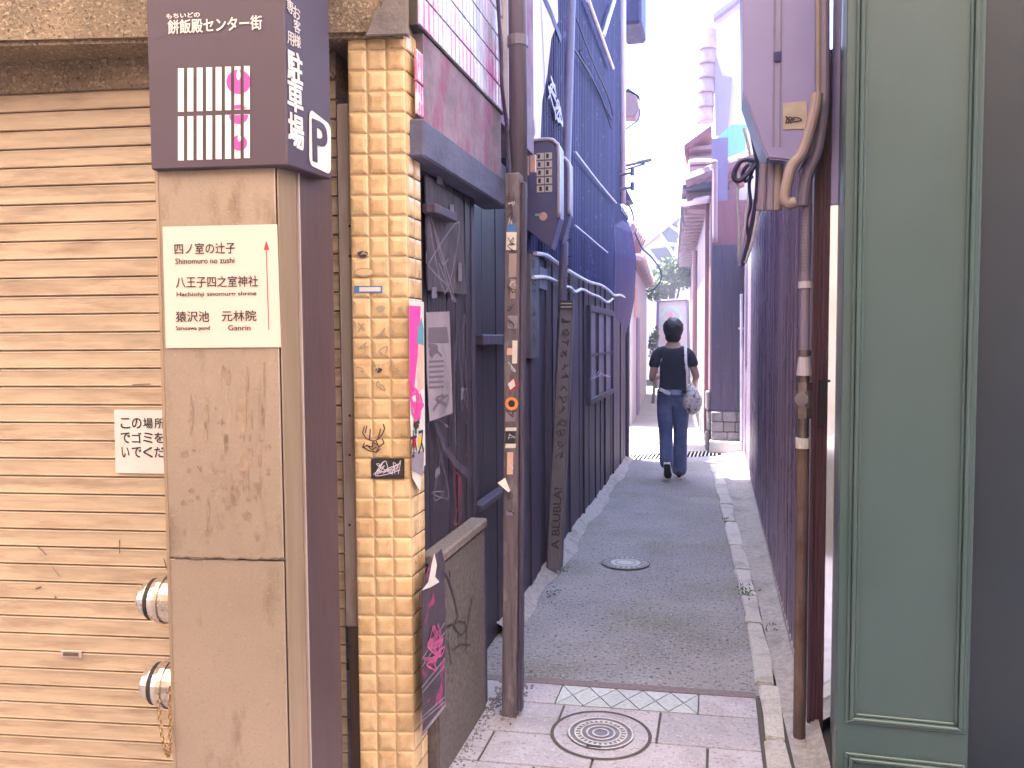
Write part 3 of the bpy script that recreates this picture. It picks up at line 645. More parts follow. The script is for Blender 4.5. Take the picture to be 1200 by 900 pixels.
# ------------------------------------------------------------------ street pillar with signs
A, B_, C_, Dp = hz(PD(191, 397, 2.035)), hz(PD(328, 397, 2.0)), hz(PD(350, 397, 2.055)), hz(PD(391.5, 397, 2.215))
pillar = thing('street_pillar', 'tan metal clad street pillar carrying signs, standing before the shutter', 'pillar', (A+C_)/2)
PF = (B_-A).normalized(); PN = V((PF.y, -PF.x, 0)); ZS = 1.815
back = Dp-PF*.30; back2 = A-PN*.33
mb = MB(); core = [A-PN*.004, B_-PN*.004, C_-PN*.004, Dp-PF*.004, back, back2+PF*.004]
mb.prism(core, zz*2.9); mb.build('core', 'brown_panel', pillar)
zs = PP(265, 655, A, PN).z
def slab_(a, c, z0, z1, t, name, m, g=.0):
    e = (c-a).normalized(); nn = V((e.y, -e.x, 0)); mb = MB(); mb.obox(a+e*g+zz*z0, (c-a)-e*2*g, nn*t, zz*(z1-z0)); return mb.build(name, m, pillar, bevel=.0025)
slab_(A, B_, 0, zs-.0015, .006, 'front_panel', 'pillar', .001); slab_(A, B_, zs+.0015, 2.2, .006, 'front_panel', 'pillar', .001)
slab_(B_, C_, 0, 2.2, .004, 'corner_trim', 'pillar_edge', .0006)
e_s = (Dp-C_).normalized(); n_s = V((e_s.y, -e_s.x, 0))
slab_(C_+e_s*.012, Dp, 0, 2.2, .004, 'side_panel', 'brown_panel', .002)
mb = MB(); mb.obox(C_+e_s*.002, e_s*.005, n_s*.008, zz*2.2); mb.build('edge_bead', 'rail', pillar)
mb = MB(); mb.obox(A-PF*.004, PF*.008, PN*.0075, zz*2.2); mb.build('edge_strip', 'pillar_edge', pillar)
def onf(x, y, off=.008): return PP(x, y, A+PN*off, PN)
# weld seam
mb = MB(); rr = random.Random(4)
pts = [onf(204+i*4.1, 654+rr.uniform(-1.2, 1.2)+(i*0.03)) for i in range(33)]
mb.tube(pts, [.0016+rr.uniform(0, .0012) for _ in pts], 5); M['seam'] = mat('rusty_seam', (0.085, 0.06, 0.045), .8, 0, .3, 60); mb.build('rough_seam', 'seam', pillar)
# glue stains left by torn papers
M['glue'] = mat('glue_stain', (0.235, 0.170, 0.125), 0.6, 0, 0.3, 40)
mb = MB()
def blot(x, y, wpx, hpx, seed):
    r = random.Random(seed); n = 16; P = []
    for i in range(n):
        a = 2*math.pi*i/n; f = .6+.5*r.random(); P.append(onf(x+wpx*.5*f*math.cos(a), y+hpx*.5*f*math.sin(a), .0072))
    mb.poly(P)
for i, (x, y, a_, c_) in enumerate(((224, 487, 5, 50), (284, 490, 13, 60), (286, 545, 16, 30), (259, 495, 10, 6), (264, 520, 4, 26), (240, 560, 10, 6), (275, 580, 12, 22), (300, 575, 8, 26), (290, 605, 12, 14), (262, 570, 8, 9), (225, 575, 8, 8), (215, 590, 10, 6), (294, 530, 7, 14))): blot(x, y, a_, c_, i+50)
rg = random.Random(77)
for i in range(46): blot(rg.uniform(212, 316), rg.gauss(560, 40), rg.uniform(2, 7), rg.uniform(3, 12), i+150)
for i in range(16): blot(rg.choice((284, 290, 240, 268, 305))+rg.uniform(-6, 6), rg.uniform(430, 610), rg.uniform(2.5, 6), rg.uniform(18, 46), i+220)
mb.build('glue_stains', 'glue', pillar)
# direction plate
o = thing('direction_plate', 'pale square direction plate with three lines of place names and red arrow', 'sign', onf(260, 408))
mb = MB(); mb.prism([onf(195, 408), onf(329.5, 407), onf(325, 263), onf(191, 266)], PN*.003); mb.build('plate', 'plate', o, bevel=.0008)
k2 = 2.02/950
def ft(mb, s, x0, x1, y, hpx, bold=.0, off=.0118):
    c = onf((x0+x1)/2, y, off); text(mb, s, c, PF, zz, (x1-x0)*k2, hpx*k2, bold)
for a_ in (('四ノ室の辻子', 203, 277, 291, 13, .010), ('八王子四之室神社', 204, 304, 330, 13, .010), ('猿沢池', 205, 246, 371, 12.5, .010), ('元林院', 259, 301, 370, 12.5, .010)):
    mb = MB(); ft(mb, *a_); mb.build('place_name', 'ink', o)
for a_ in (('Shinomuro no zushi', 204, 276, 305.5, 6.5, .008), ('Hachiohji sinomuro shrine', 205, 302, 345, 6.5, .008), ('Sarusawa pond', 205, 247, 385, 6, .008), ('Ganrin', 267, 294, 384, 6, .008)):
    mb = MB(); ft(mb, *a_); mb.build('latin_name', 'ink', o)
mb = MB(); mb.ribbon([onf(315, 386, .0118), onf(312, 292, .0118)], .002, PN); mb.poly([onf(309, 293, .0119), onf(315.5, 292.5, .0119), onf(312, 282, .0119)]); mb.build('red_arrow', 'red', o)

# purple parking sign box round the top of the pillar
S0, S1, S2 = A-PF*.034+PN*.03, B_+PF*.016+PN*.03, None
dirS = (rt*math.sin(math.radians(20.5))+fh*math.cos(math.radians(20.5))).normalized()
S1 = hz(PP(337, 193, S0, PN)); S0 = hz(PP(177, 197, S0, PN))
nS = V((dirS.y, -dirS.x, 0)); tS = hz(PP(389, 205, S1, nS)); lenS = (tS-S1).length
ZS = PP(260, 196, S0, PN).z
sign = thing('parking_sign', 'purple box sign with white striped emblem and parking lettering atop the pillar', 'sign', S0+zz*ZS)
mb = MB(); mb.prism([S0+zz*ZS, S1+zz*ZS, tS+zz*ZS, tS-PF*.33+zz*ZS, S0-PN*.36+zz*ZS], zz*.95); mb.build('sign_box', 'sign_purple', sign, bevel=.003)
def ong(x, y, off=.0015): return PP(x, y, S0+PN*off, PN)
def onr(x, y, off=.0015): return PP(x, y, S1+nS*off, nS)
k3 = 1.97/950
mb = MB()
text(mb, '餅飯殿センター街', ong(251.5, 29), PF, zz, 114*k3, 16*k3, .02); text(mb, 'もちいどの', ong(214.5, 18), PF, zz, 41*k3, 5.5*k3, .03)
mb.build('shopping_street_lettering', 'white', sign)
# striped emblem: eight bars in two rows, pink rounds printed on the right hand bars
mb = MB(); mp = MB(); bars = [(208.5+i*11.05, 208.5+i*11.05+7.0) for i in range(8)]
circ = ((279.5, 96, 14.3), (279.7, 134, 11.5), (280.5, 167.5, 9.2))
for (x0, x1) in bars:
    dy = -(x0-208)*.035
    for (ya, yb) in ((80, 131), (136.5, 188)): mb.poly([ong(x0, yb+dy), ong(x1, yb+dy), ong(x1, ya+dy), ong(x0, ya+dy)])
    for (cx, cy, r) in circ:
        a, c = max(x0, cx-r), min(x1, cx+r)
        if c-a < .4: continue
        xs_ = [a+(c-a)*i/8 for i in range(9)]; top = [(x, cy-math.sqrt(max(0, r*r-(x-cx)**2))) for x in xs_]; bot = [(x, 2*cy-y) for x, y in top]
        if cx == 279.7:
            up = [(x, max(min(y, 130+dy), cy-r)) for x, y in top]; lo = [(x, 130+dy) for x in xs_]
            mp.poly([ong(x, y, .0022) for x, y in lo+up[::-1]]); mp.poly([ong(x, y, .0022) for x, y in bot+[(x, 137+dy) for x in xs_][::-1]])
        else: mp.poly([ong(x, y, .0022) for x, y in bot+top[::-1]])
mb.build('striped_emblem', 'white', sign); mp.build('pink_rounds', 'pink', sign)
mb = MB()
for cx, cy, a, c in ((279.5, 88, 2.4, 6), (280.5, 162, 2.0, 4)): mb.poly([ong(cx+a*math.cos(t), cy+c*math.sin(t), .003) for t in [-2*math.pi*i/16 for i in range(16)]])
mb.build('emblem_highlights', 'white', sign)
mb = MB()
def rt_(ch, x, y, wpx, hpx, bold=.03):
    c = onr(x, y); dpt = (c-CAM).dot(fw); w_ = (onr(x+wpx/2, y)-onr(x-wpx/2, y)).length; text(mb, ch, c, dirS, zz, w_, hpx*dpt/950, bold)
for ch, x, y, a, c in (('駐', 345.8, 79, 16, 35), ('車', 346, 113, 16.5, 35), ('場', 347, 154, 17, 38)): rt_(ch, x, y, a, c, .035)
for ch, x, y in (('お', 347.6, 15), ('客', 348, 31), ('様', 348.3, 48)): rt_(ch, x, y, 7.5, 14.5, .01)
for ch, x, y in (('専', 340, 8), ('用', 340.5, 45)): rt_(ch, x, y, 7, 15, .01)
mb.build('parking_lettering', 'white', sign)
mb = MB(); P = []
x0, x1, ya, yb = 362.5, 387.8, 127, 205
def psq(u, v): # u,v in 0..1 with the slant of the side face
    x = x0+(x1-x0)*u; yt = 127+20*u; ybm = 193+12*u; return x, yt+(ybm-yt)*v
rc = .16
for cx, cy, a0 in ((1-rc, 1-rc, 0), (rc, 1-rc, 90), (rc, rc, 180), (1-rc, rc, 270)):
    for i in range(6):
        a = math.radians(a0+18*i); P.append(onr(*psq(cx+rc*math.cos(a), cy+rc*math.sin(a)), .002))
mb.poly(P); mb.build('parking_square', 'white', sign)
mb = MB(); c = onr(375, 167, .003); text(mb, 'P', c, dirS, zz, (onr(383, 167)-onr(367.5, 167)).length, 46*2.08/950, .03); mb.build('parking_letter', 'sign_purple', sign)

# fire hose couplings on the left flank of the pillar
lf = (back2-A).normalized(); ln = -PF
def coupling(cpx, cpy):
    c = PD(cpx, cpy, 2.24); 
    o = thing('hose_coupling', 'x', 'fire inlet', c, 'fire hose inlets on the pillar')
    a = ln; L = lambda t: c+a*t
    mb = MB(); mb.tube([L(-.09), L(-.012)], .062, 24); mb.tube([L(-.013), L(0), L(.016), L(.022)], [.066, .066, .060, .05], 24); mb.build('inlet_body', 'chrome', o, smooth=False)
    mb = MB(); mb.tube([L(.020), L(.030)], .057, 24); mb.build('rubber_ring', 'rubber', o)
    mb = MB(); mb.tube([L(.030), L(.036), L(.056), L(.062)], [.052, .052, .042, .036], 24); mb.build('cap', 'chrome', o)
    return o
c1 = coupling(192, 702); c1['label'] = 'upper metal fire hose inlet with black ring sticking out of the pillar'
import itertools
r2 = c1.copy(); COL.objects.link(r2); r2.location = PD(196, 801, 2.24); WL[r2] = V(r2.location)
for ch in c1.children: q_ = ch.copy(); COL.objects.link(q_); q_.parent = r2
r2['label'] = 'lower metal fire hose inlet with a small hanging chain on the pillar'
mb = MB()
pts = spline([PD(186, 818, 2.05), PD(188, 850, 2.05), PD(194, 880, 2.05), PD(198, 884, 2.06), PD(199, 850, 2.08), PD(199, 805, 2.1)], 7)
for i in range(len(pts)-1):
    p, q_ = pts[i], pts[i+1]; t = (q_-p).normalized(); s_ = t.cross(FN if i % 2 else FE).normalized()*.0045; ctr = (p+q_)/2; Lh = (q_-p).length*.62
    ring = [ctr+t*(Lh*math.cos(a))+s_*math.sin(a) for a in [2*math.pi*j/10 for j in range(11)]]; mb.tube(ring, .0016, 5, False)
tag(mb.build('cap_chain', 'brass', loc=pts[0]), 'short brass chain dangling from the lower hose inlet beside the pillar', 'chain')

# ------------------------------------------------------------------ post, drainpipe, left dark house
pb = G(600, 851)
pb = V((-.725, 2.86, 0))
zt = PD(603, 205, 2.92).z
post = thing('wooden_post', 'old wooden post covered in stickers standing at the alley mouth', 'post', pb)
mb = MB(); top = hz(PD(605, 205, 2.92)); 
mb.prism([pb+V((-.032, -.03, .0)), pb+V((.022, -.03, 0)), pb+V((.022, .03, 0)), pb+V((-.032, .03, 0))], V((top.x-pb.x, 0, zt))); shaft = mb.build('shaft', 'post', post, bevel=.004)
mb = MB(); mb.prism([pb+V((.023, -.012, .02)), pb+V((.04, -.012, .02)), pb+V((.04, .02, .02)), pb+V((.023, .02, .02))], V((top.x-pb.x, 0, zt-.05))); mb.build('side_batten', 'wood2', post, bevel=.003)
def onpost(x, y, off=.002):
    d = ray(x, y); t = (pb.y-.03-off)/d.y; return CAM+d*t
def stick(name, P, m, off=.002): mb = MB(); mb.poly([onpost(x, y, off) for x, y in P]); return mb.build(name, m, shaft)
for i, (x0, y0, x1, y1, m) in enumerate(((594, 262, 604, 272, 'blue'), (593, 272, 605, 293, 'paper'), (596, 297, 605, 325, 'pipe_tan'), (598, 327, 604, 350, 'pipe_tan'), (595, 370, 606, 385, 'greypaper'), (600, 399, 606, 426, 'paper'), (594, 408, 601, 416, 'peach'),
        (592, 483, 604, 494, 'greypaper'), (592, 501, 605, 505, 'paper'), (592, 506, 603, 520, 'black'), (592, 520, 604, 525, 'paper'), (594, 530, 601, 556, 'peach'), (593, 598, 602, 604, 'pipe_mauve'))):
    stick('sticker', [(x0, y1), (x1, y1), (x1+.5, y0), (x0+.5, y0)], m, .002+.0004*(i % 3))
stick('sticker', [(596, 456), (606, 446), (608, 452), (598, 462)], 'maroon'); stick('sticker', [(594, 452), (601, 441), (607, 449), (599, 462)], 'maroon', .0022); stick('sticker', [(595, 450), (602, 444), (604, 452), (598, 457)], 'paper', .003)
mb = MB(); disc(mb, onpost(599.5, 473, .003), XV, zz, .024, 20, .013); mb.build('round_sticker', 'orange', shaft)
mb = MB(); disc(mb, onpost(599.5, 473, .0025), XV, zz, .014, 16); mb.build('round_sticker', 'black', shaft)
mb = MB()
for i, y in enumerate((230, 242, 254, 282, 290, 340, 362, 378, 486, 513, 580, 602)): scribble(mb, onpost(599, y, .004), XV, zz, .03, .035, 7, .0025, V((0, -1, 0)), 200+i)
mb.build('sticker_scrawl', 'scrawl', shaft)
mb = MB()
for i, y in enumerate((236, 262, 330, 432, 512, 546)): scribble(mb, onpost(600, y, .004), XV, zz, .03, .04, 6, .002, V((0, -1, 0)), 300+i)
mb.build('sticker_scrawl', 'scrawl_w', shaft)
mb = MB(); mb.poly([onpost(583, 566, .02), onpost(592, 560, .004), onpost(598, 575, .004), onpost(596, 577, .02)]); mb.build('peeling_paper', 'paper', shaft)

mb = MB(); p0, p1 = V((-.80, 3.12, PD(606, 230, 3.2).z)), V((-.80, 3.12, 4.2))
dp = thing('drainpipe', 'grey plastic drainpipe running up beside the pink and white tiled wall', 'drainpipe', p0)
off = PD(607, 100, 3.2); p0.x = p1.x = off.x; p0.y = p1.y = off.y
mb.tube([p0, p1], .036, 16); mb.build('pipe', 'pipe_grey', dp, smooth=True)
mb = MB(); zc = PD(607, 50, 3.2).z; mb.tube([(p0.x, p0.y, zc-.02), (p0.x, p0.y, zc+.02)], .041, 16); mb.build('pipe_collar', 'pipe_grey', dp)
mb = MB(); c0 = PX(592, 0, XL1+.01); mb.tube([V((XL1+.012, c0.y-.03, 3.2)), PX(593, 60, XL1+.012), PX(594, 140, XL1+.012)], .012, 8)
tag(mb.build('service_pipe', 'cable_w', loc=c0), 'thin white pipe between the tiled wall edge and the grey drainpipe', 'pipe')
mb = MB(); mb.tube(spline([PX(583, -5, XL1+.03), PX(587, 60, XL1+.03), PX(588, 100, XL1+.03), PX(594, 150, XL1+.03), PX(598, 210, XL1+.05)]), .008, 6)
tag(mb.build('cable', 'cable_d', loc=PX(588, 100, XL1+.03)), 'dark cable hanging down the corner of the tiled upper wall', 'cable')

YE2 = 9.25; Y02 = 3.97; YE3 = PX(726, 120, XL2).y; ZU = 2.72
house = thing('dark_house', 'tall dark corrugated house forming the left side of the alley', 'building', (XL2-.5, 6.5, 0))
def corr(mb, x, y0, y1, z0, z1, pit, amp, sgn, per=8):
    n = int((y1-y0)/pit*per); vs = []; fs = []
    for i in range(n+1):
        y = y0+(y1-y0)*i/n; o_ = amp*math.sin(2*math.pi*(y-y0)/pit)
        vs += [(x+sgn*o_, y, z0), (x+sgn*o_, y, z1)]
    for i in range(n): fs.append([2*i, 2*i+2, 2*i+3, 2*i+1] if sgn > 0 else [2*i, 2*i+1, 2*i+3, 2*i+2])
    mb.add(vs, fs)
ZC = 1.86
mb = MB(); corr(mb, XL2, Y02+.25, YE2, ZC, ZU, .075, .017, 1); corr(mb, XL2, Y02+.25, YE3, ZU+.003, 5.7, .075, .017, 1); mb.build('corrugated_wall', 'corr_dark', house, smooth=True)
mb = MB(); y_ = Y02+.04
while y_ < YE2-.05:
    w_ = min(.15+random.uniform(-.03, .04), YE2-y_); t_ = random.uniform(0, .012); mb.box(XL2-.03, XL2-.004+t_, y_+.002, y_+w_-.003, .03, ZC+.02); y_ += w_
mb.build('board_wall', 'wood2', house)
mb = MB(); mb.box(XL2-4, XL2-.035, Y02, YE2, 0, ZU); mb.box(XL2-4, XL2-.035, Y02, YE3-.01, ZU+.002, 5.7); mb.build('house_body', 'wood', house)
mb = MB(); y_ = Y02+.3
while y_ < YE2: mb.box(XL2-.002, XL2+.016, y_, y_+.035, .05, ZC); y_ += .62
mb.build('battens', 'wood', house, bevel=.003)
# pale siding patch near the gap
mb = MB(); P = [(616, -20), (652, -20), (653, 25), (645, 45), (640, 88), (634, 120), (632, 172), (616, 176)]; mb.prism([PX(x, y, XL2+.012) for x, y in P], (.006, 0, 0)); mb.build('pale_siding', 'pale_siding', house)
mb = MB(); mb.ribbon([PX(637, -5, XL2+.022), PX(646, 15, XL2+.022), PX(657, 45, XL2+.022)], .05, XV); mb.ribbon([PX(634, 0, XL2+.022), PX(638, 80, XL2+.022), PX(639, 120, XL2+.022)], .012, XV); mb.build('broken_brace', 'corr_dark', house)
# window with lattice
wa, wb = PX(691, 365, XL2+.02), PX(717, 455, XL2+.02)
win = MB(); win.box(XL2-.002, XL2+.012, wa.y, wb.y, wb.z, wa.z); wo = win.build('window', 'pole', house)
mb = MB(); f_ = .05
for (a, c, z0, z1) in ((wa.y-f_, wa.y, wb.z-f_, wa.z+f_), (wb.y, wb.y+f_, wb.z-f_, wa.z+f_), (wa.y, wb.y, wa.z, wa.z+f_), (wa.y, wb.y, wb.z-f_, wb.z)): mb.box(XL2+.001, XL2+.035, a, c, z0, z1)
mb.build('frame', 'wood2', wo, bevel=.004)
mb = MB()
for i in range(1, 3): yy_ = wa.y+(wb.y-wa.y)*i/3; mb.box(XL2+.012, XL2+.028, yy_-.015, yy_+.015, wb.z, wa.z)
mb.box(XL2+.012, XL2+.024, wa.y, wb.y, (wa.z+wb.z)/2-.012, (wa.z+wb.z)/2+.012); mb.build('lattice', 'wood2', wo)
# end corner post, eave and white gutter pipe
mb = MB(); mb.box(XL2-.12, XL2+.03, YE2, YE2+.12, 0, 2.3); mb.build('corner_post', 'wood', house)
ev0 = [(.0, 1.62), (.01, 1.75), (.02, 1.95), (.022, 2.25), (.012, 2.5), (.0, 2.6)]; ev1 = [(.0, 1.40), (.035, 1.58), (.085, 1.85), (.105, 2.28), (.055, 2.60), (.0, 2.74)]
mb = MB(); vs = [(XL2+a, 8.0, z) for a, z in ev0]+[(XL2+a, 8.8, z) for a, z in [((p[0]+q_[0])/2+.01, (p[1]+q_[1])/2) for p, q_ in zip(ev0, ev1)]]+[(XL2+a, 9.36, z) for a, z in ev1]
mb.add(vs, [[k_*6+i_, k_*6+i_+6, k_*6+i_+7, k_*6+i_+1] for k_ in range(2) for i_ in range(5)]+[[12, 17, 16, 15, 14, 13]]); M['eavek'] = mat('dark_eave_board', (0.012, 0.009, 0.024), 0.8, 0, .3, 6, VERT, spec=0.1); mb.build('eave_board', 'corr_dark', house)
mb = MB(); mb.box(XL2-1.5, XL2+.02, YE3-.05, YE2+.05, ZU+.01, ZU+.06); mb.build('lower_roof_edge', 'darktile', house)
mb = MB(); p0 = PX(719, -30, XL2+.04); mb.tube([(XL2+.035, YE3-.03, 5.65), (XL2+.035, YE3-.03, 2.8)], .035, 10); mb.build('downpipe', 'pale_siding', house, smooth=True)
mb = MB()
for a, c in (((689, 0), (718, 80)), ((720, 0), (707, 42))): mb.tube([PX(*a, XL2+.06), PX(*c, XL2+.06)], .018, 8)
mb.build('white_braces', 'cable_w', house)
mb = MB()
for a, c in (((679, 60), (716, 140)), ): mb.tube([PX(*a, XL2+.03), PX(*c, XL2+.03)], .008, 6)
mb.build('dark_brace', 'corr_dark', house)
mb = MB(); scribble(mb, PX(650, 125, XL2+.03), YV, zz, .6, .14, 14, .018, XV, 401); scribble(mb, PX(646, 112, XL2+.03), YV, zz, .3, .22, 9, .016, XV, 403); mb.build('spray_tag', 'scrawl_w', house)
mb = MB()
for sx in range(7): mb.ribbon([PX(692+sx*1.6, 446-sx*1, XL2+.04), PX(695+sx*3.4, 432+sx*1.5, XL2+.04)], .008, XV)
mb.build('white_scratches', 'scrawl_w', house)
# roof edge of the house high above, seen at the top of the picture
mb = MB(); q1, q2 = PY(726, 44, YE2+.6), PY(755, 10, YE2+.6); mb.box(XL2-.1, q2.x, YE2+.2, YE2+.9, q1.z, q1.z+1.0); mb.build('upper_eave', 'corr_dark', house, bevel=.03)
mb = MB(); mb.box(-5.2, XL2+.12, Y02-.05, YE3+.1, 5.7, 5.82); mb.build('roof', 'darktile', house)

for i, (y, lb) in enumerate(((205, 'upper of two small grey insulator brackets on the far edge of the corrugated wall'), (222, 'lower of two small grey insulator brackets on the far edge of the corrugated wall'))):
    p = PX(726, y, XL2+.02); mb = MB(); mb.tube([p, p+V((.14, .02, .02))], .014, 8); mb.tube([p+V((.13, .02, -.01)), p+V((.13, .02, .07))], .022, 8); tag(mb.build('insulator_bracket', 'pole', loc=p), lb, 'bracket', 'insulator brackets on the dark house')
# electricity meters
def meter(x0, x1, y0, d, zt_, zb_, label, labels):
    o = thing('electricity_meter', label, 'electric meter', (x0, y0, zb_), 'electricity meters on the dark wall')
    mb = MB(); w_ = x1-x0
    prof = [(x0, zb_+.12), (x0+w_*.75, zb_), (x1, zb_+.16), (x1, zt_-.05), (x1-.015, zt_-.02), (x1-.05, zt_), (x0, zt_)]
    mb.prism([(x, y0, z) for x, z in prof], (0, d, 0)); mb.build('case', 'meter', o, bevel=.004)
    mb = MB(); mb.tube(spline([(x0+.02, y0-.002, zt_-.012), (x1-.06, y0-.002, zt_-.008), (x1-.02, y0-.002, zt_-.03), (x1-.006, y0-.002, zt_-.08), (x1-.006, y0-.002, zb_+.16)]), .010, 8); mb.build('pale_edge', 'meter_edge', o, smooth=True)
    if labels:
        mb = MB()
        for i in range(2):
            for j in range(5): mb.obox((x0+w_*.38+i*.043, y0-.003, zt_-.11-j*.042), (.038, 0, 0), (0, .002, 0), (0, 0, .034))
        g = mb.build('label_grid', 'paper', o)
        mb = MB()
        for i in range(2):
            for j in range(5): mb.obox((x0+w_*.38+i*.043+random.uniform(.004, .016), y0-.0045, zt_-.104-j*.042), (.014, 0, 0), (0, .001, 0), (0, 0, .022))
        mb.build('label_marks', 'ink', g)
        mb = MB(); disc(mb, (x0+w_*.55, y0-.002, zb_+.17), XV, zz, .022, 16); mb.build('red_sticker', 'peach', o)
        mb = MB(); mb.obox((x0+w_*.33, y0-.004, zt_-.40), (.04, 0, 0), (0, .004, 0), (0, 0, .012)); mb.build('latch', 'meter_edge', o)
zt1, zb1 = PY(635, 162, 4.2).z, PY(635, 292, 4.2).z; xm0, xm1 = PY(613, 220, 4.2).x, PY(656, 220, 4.2).x
meter(xm0, xm1, 4.2, .12, zt1, zb1, 'larger grey electricity meter with label grid on the dark corrugated wall', True)
xm2 = PY(668, 220, 4.55).x; meter(xm2-.18, xm2, 4.55, .1, PY(660, 182, 4.55).z, PY(660, 285, 4.55).z, 'smaller plain electricity meter just behind the one with the label grid', False)
mb = MB(); a_ = PD(612, 183, 4.05); mb.obox(a_-zz*.09, (.028, 0, 0), (0, .03, 0), zz*.09); mb.obox(a_-zz*.09+V((.04, 0, .01)), (.026, 0, 0), (0, .03, 0), zz*.085)
tag(mb.build('cable_fuse', 'peach', loc=a_), 'pair of small pinkish cable boxes beside the label grid meter', 'cable box')
mb = MB(); mb.tube(spline([PD(617, 128, 4.05), PD(625, 140, 4.05), PD(626, 155, 4.05), PD(622, 165, 4.1)]), .006, 6); mb.tube(spline([PD(604, 198, 4), PD(612, 208, 4), PD(616, 216, 4.05), PD(615, 226, 4.05)]), .005, 6)
tag(mb.build('meter_cable', 'cable_w', loc=PD(617, 128, 4.05)), 'loose white cable leading into the top of the electricity meter', 'cable')

# slim pole with graffiti covered guard
pg = G(649, 667); ptop = PX(671, -40, XL2+.12)
pole = thing('steel_pole', 'slim grey pole with scrawled guard plate against the dark boards', 'pole', pg)
mb = MB(); mb.tube([hz(pg)+V((0, 0, .02)), V((ptop.x, ptop.y, ptop.z))], .027, 14); sh = mb.build('pole_shaft', 'pole', pole, smooth=True)
gt = PD(664, 350, 4.95)
mb = MB(); g0 = [PD(640, 668, 4.80), PD(658, 668, 4.80), PD(672, 352, 4.88), PD(656, 352, 4.88)]
mb.prism([g0[0], g0[1], g0[2], g0[3]], (0, .05, 0)); gd = mb.build('guard_plate', 'guard', pole, bevel=.006)
def ongd(u, v):  # u across 0..1, v from the bottom 0..1
    a = g0[0].lerp(g0[1], u); c = g0[3].lerp(g0[2], u); return a.lerp(c, v)+V((0, -.004, 0))
gx = (g0[1]-g0[0]).normalized(); gz = (g0[3]-g0[0]).normalized(); gn = V((0, -1, 0))
mb = MB(); text(mb, '▲ BLUBLA!'.replace('▲', 'A'), ongd(.52, .19), gz, -gx, .36, .045, .02); mb.build('lettering', 'ink', gd)
mb = MB()
for i in range(13): scribble(mb, ongd(.55, .42+.042*i), gx, gz, .055, .05, 6, .006, gn, 500+i)
mb.build('scrawl', 'scrawl', gd)
mb = MB(); mb.poly([ongd(.05, .965), ongd(.95, .965), ongd(.95, 1), ongd(.05, 1)]); bd = mb.build('black_band', 'black', gd)
mb = MB()
for v_ in (.975, .988):
    for i in range(8): p = ongd(.12+.1*i, v_)+V((0, -.002, 0)); mb.ribbon([p, p+gx*.006], .005, gn)
mb.build('band_print', 'paper', bd)
mb = MB()
for i, y in enumerate((268, 282, 300, 312, 328, 338)): scribble(mb, PD(666.5, y, 4.83), CR, zz, .03, .035, 6, .005, -fw, 600+i)
mb.build('scrawl', 'scrawl', sh)
# second short scrawled batten on the wall
mb = MB(); a_, c_ = PX(622, 420, XL2+.03), PX(629, 300, XL2+.03); mb.box(XL2, XL2+.03, a_.y, c_.y+.05, a_.z, c_.z)
bt = tag(mb.build('wall_batten', 'guard', loc=a_), 'short grey batten with scrawls on the dark wall below the meters', 'batten')
mb = MB()
for i in range(6): scribble(mb, PX(626, 310+i*18, XL2+.033), YV, zz, .09, .07, 6, .008, XV, 700+i)
mb.build('scrawl', 'scrawl', bt)
# white cables on the dark wall
def cable(P, x, r, label, m='cable_w'):
    pts = spline([PX(a, c, x) for a, c in P]); mb = MB(); mb.tube(pts, r, 6); tag(mb.build('cable', m, loc=pts[0]), label, 'cable', 'cables along the dark wall')
cable([(627, 297), (640, 299), (650, 306), (662, 314), (671, 320), (690, 330), (704, 334), (713, 340), (720, 346), (728, 346), (737, 353)], XL2+.04, .012, 'thick white cable running along the dark wall above the lattice window')
cable([(625, 325), (640, 325), (652, 330), (660, 335), (668, 337), (674, 342), (682, 339), (692, 344), (702, 348), (712, 354), (718, 350)], XL2+.04, .011, 'wavy white cable sagging below the straighter thick one on the dark wall')
cable([(674, 178), (700, 212), (722, 238)], XL2+.05, .008, 'upper pale cable slanting down the corrugated wall past the slim pole')
cable([(674, 264), (700, 286), (712, 296)], XL2+.05, .006, 'thin pale cable crossing the corrugated wall at the height of the meter bottoms')
cable([(671, 55), (690, 85), (706, 118), (716, 150)], XL2+.05, .007, 'dark cable slanting down the upper corrugated wall to the far corner', 'cable_d')
cable([(674, 18), (686, 50), (698, 80), (712, 112), (718, 135)], XL2+.05, .006, 'second dark cable nearer the top of the corrugated wall', 'cable_d')
mb = MB(); a_ = PX(632, 312, XL2+.03); mb.box(XL2, XL2+.03, a_.y, a_.y+.22, a_.z-.12, a_.z); tag(mb.build('junction_box', 'pole', loc=a_), 'small grey junction box where the white cables start on the dark wall', 'junction box')

# ------------------------------------------------------------------ right side: brown corrugated building
rb = thing('brown_corrugated_house', 'building clad in brown corrugated sheet along the right side of the alley', 'building', (XR+.5, 6.5, 0))
YR0, YR1 = 3.04, 10.15; ZR = 2.36
mb = MB(); corr(mb, XR, YR0, YR1, .06, ZR, .09, .014, -1); mb.build('corrugated_wall', 'corr_brown', rb, smooth=True)
mb = MB(); mb.box(XR+.03, 4, YR0+.05, YR1, 0, ZR-.02); mb.build('house_body', 'trim_brown', rb)
mb = MB(); mb.obox((XR-.012, YR0, .05), (.02, 0, 0), (0, YR1-YR0, 0), (0, 0, .018)); mb.build('base_flashing', 'cable_w', rb)
mb = MB(); mb.box(XR-.02, XR+.05, YR0, YR1, ZR, ZR+.03); mb.build('top_flashing', 'corr_dark', rb)
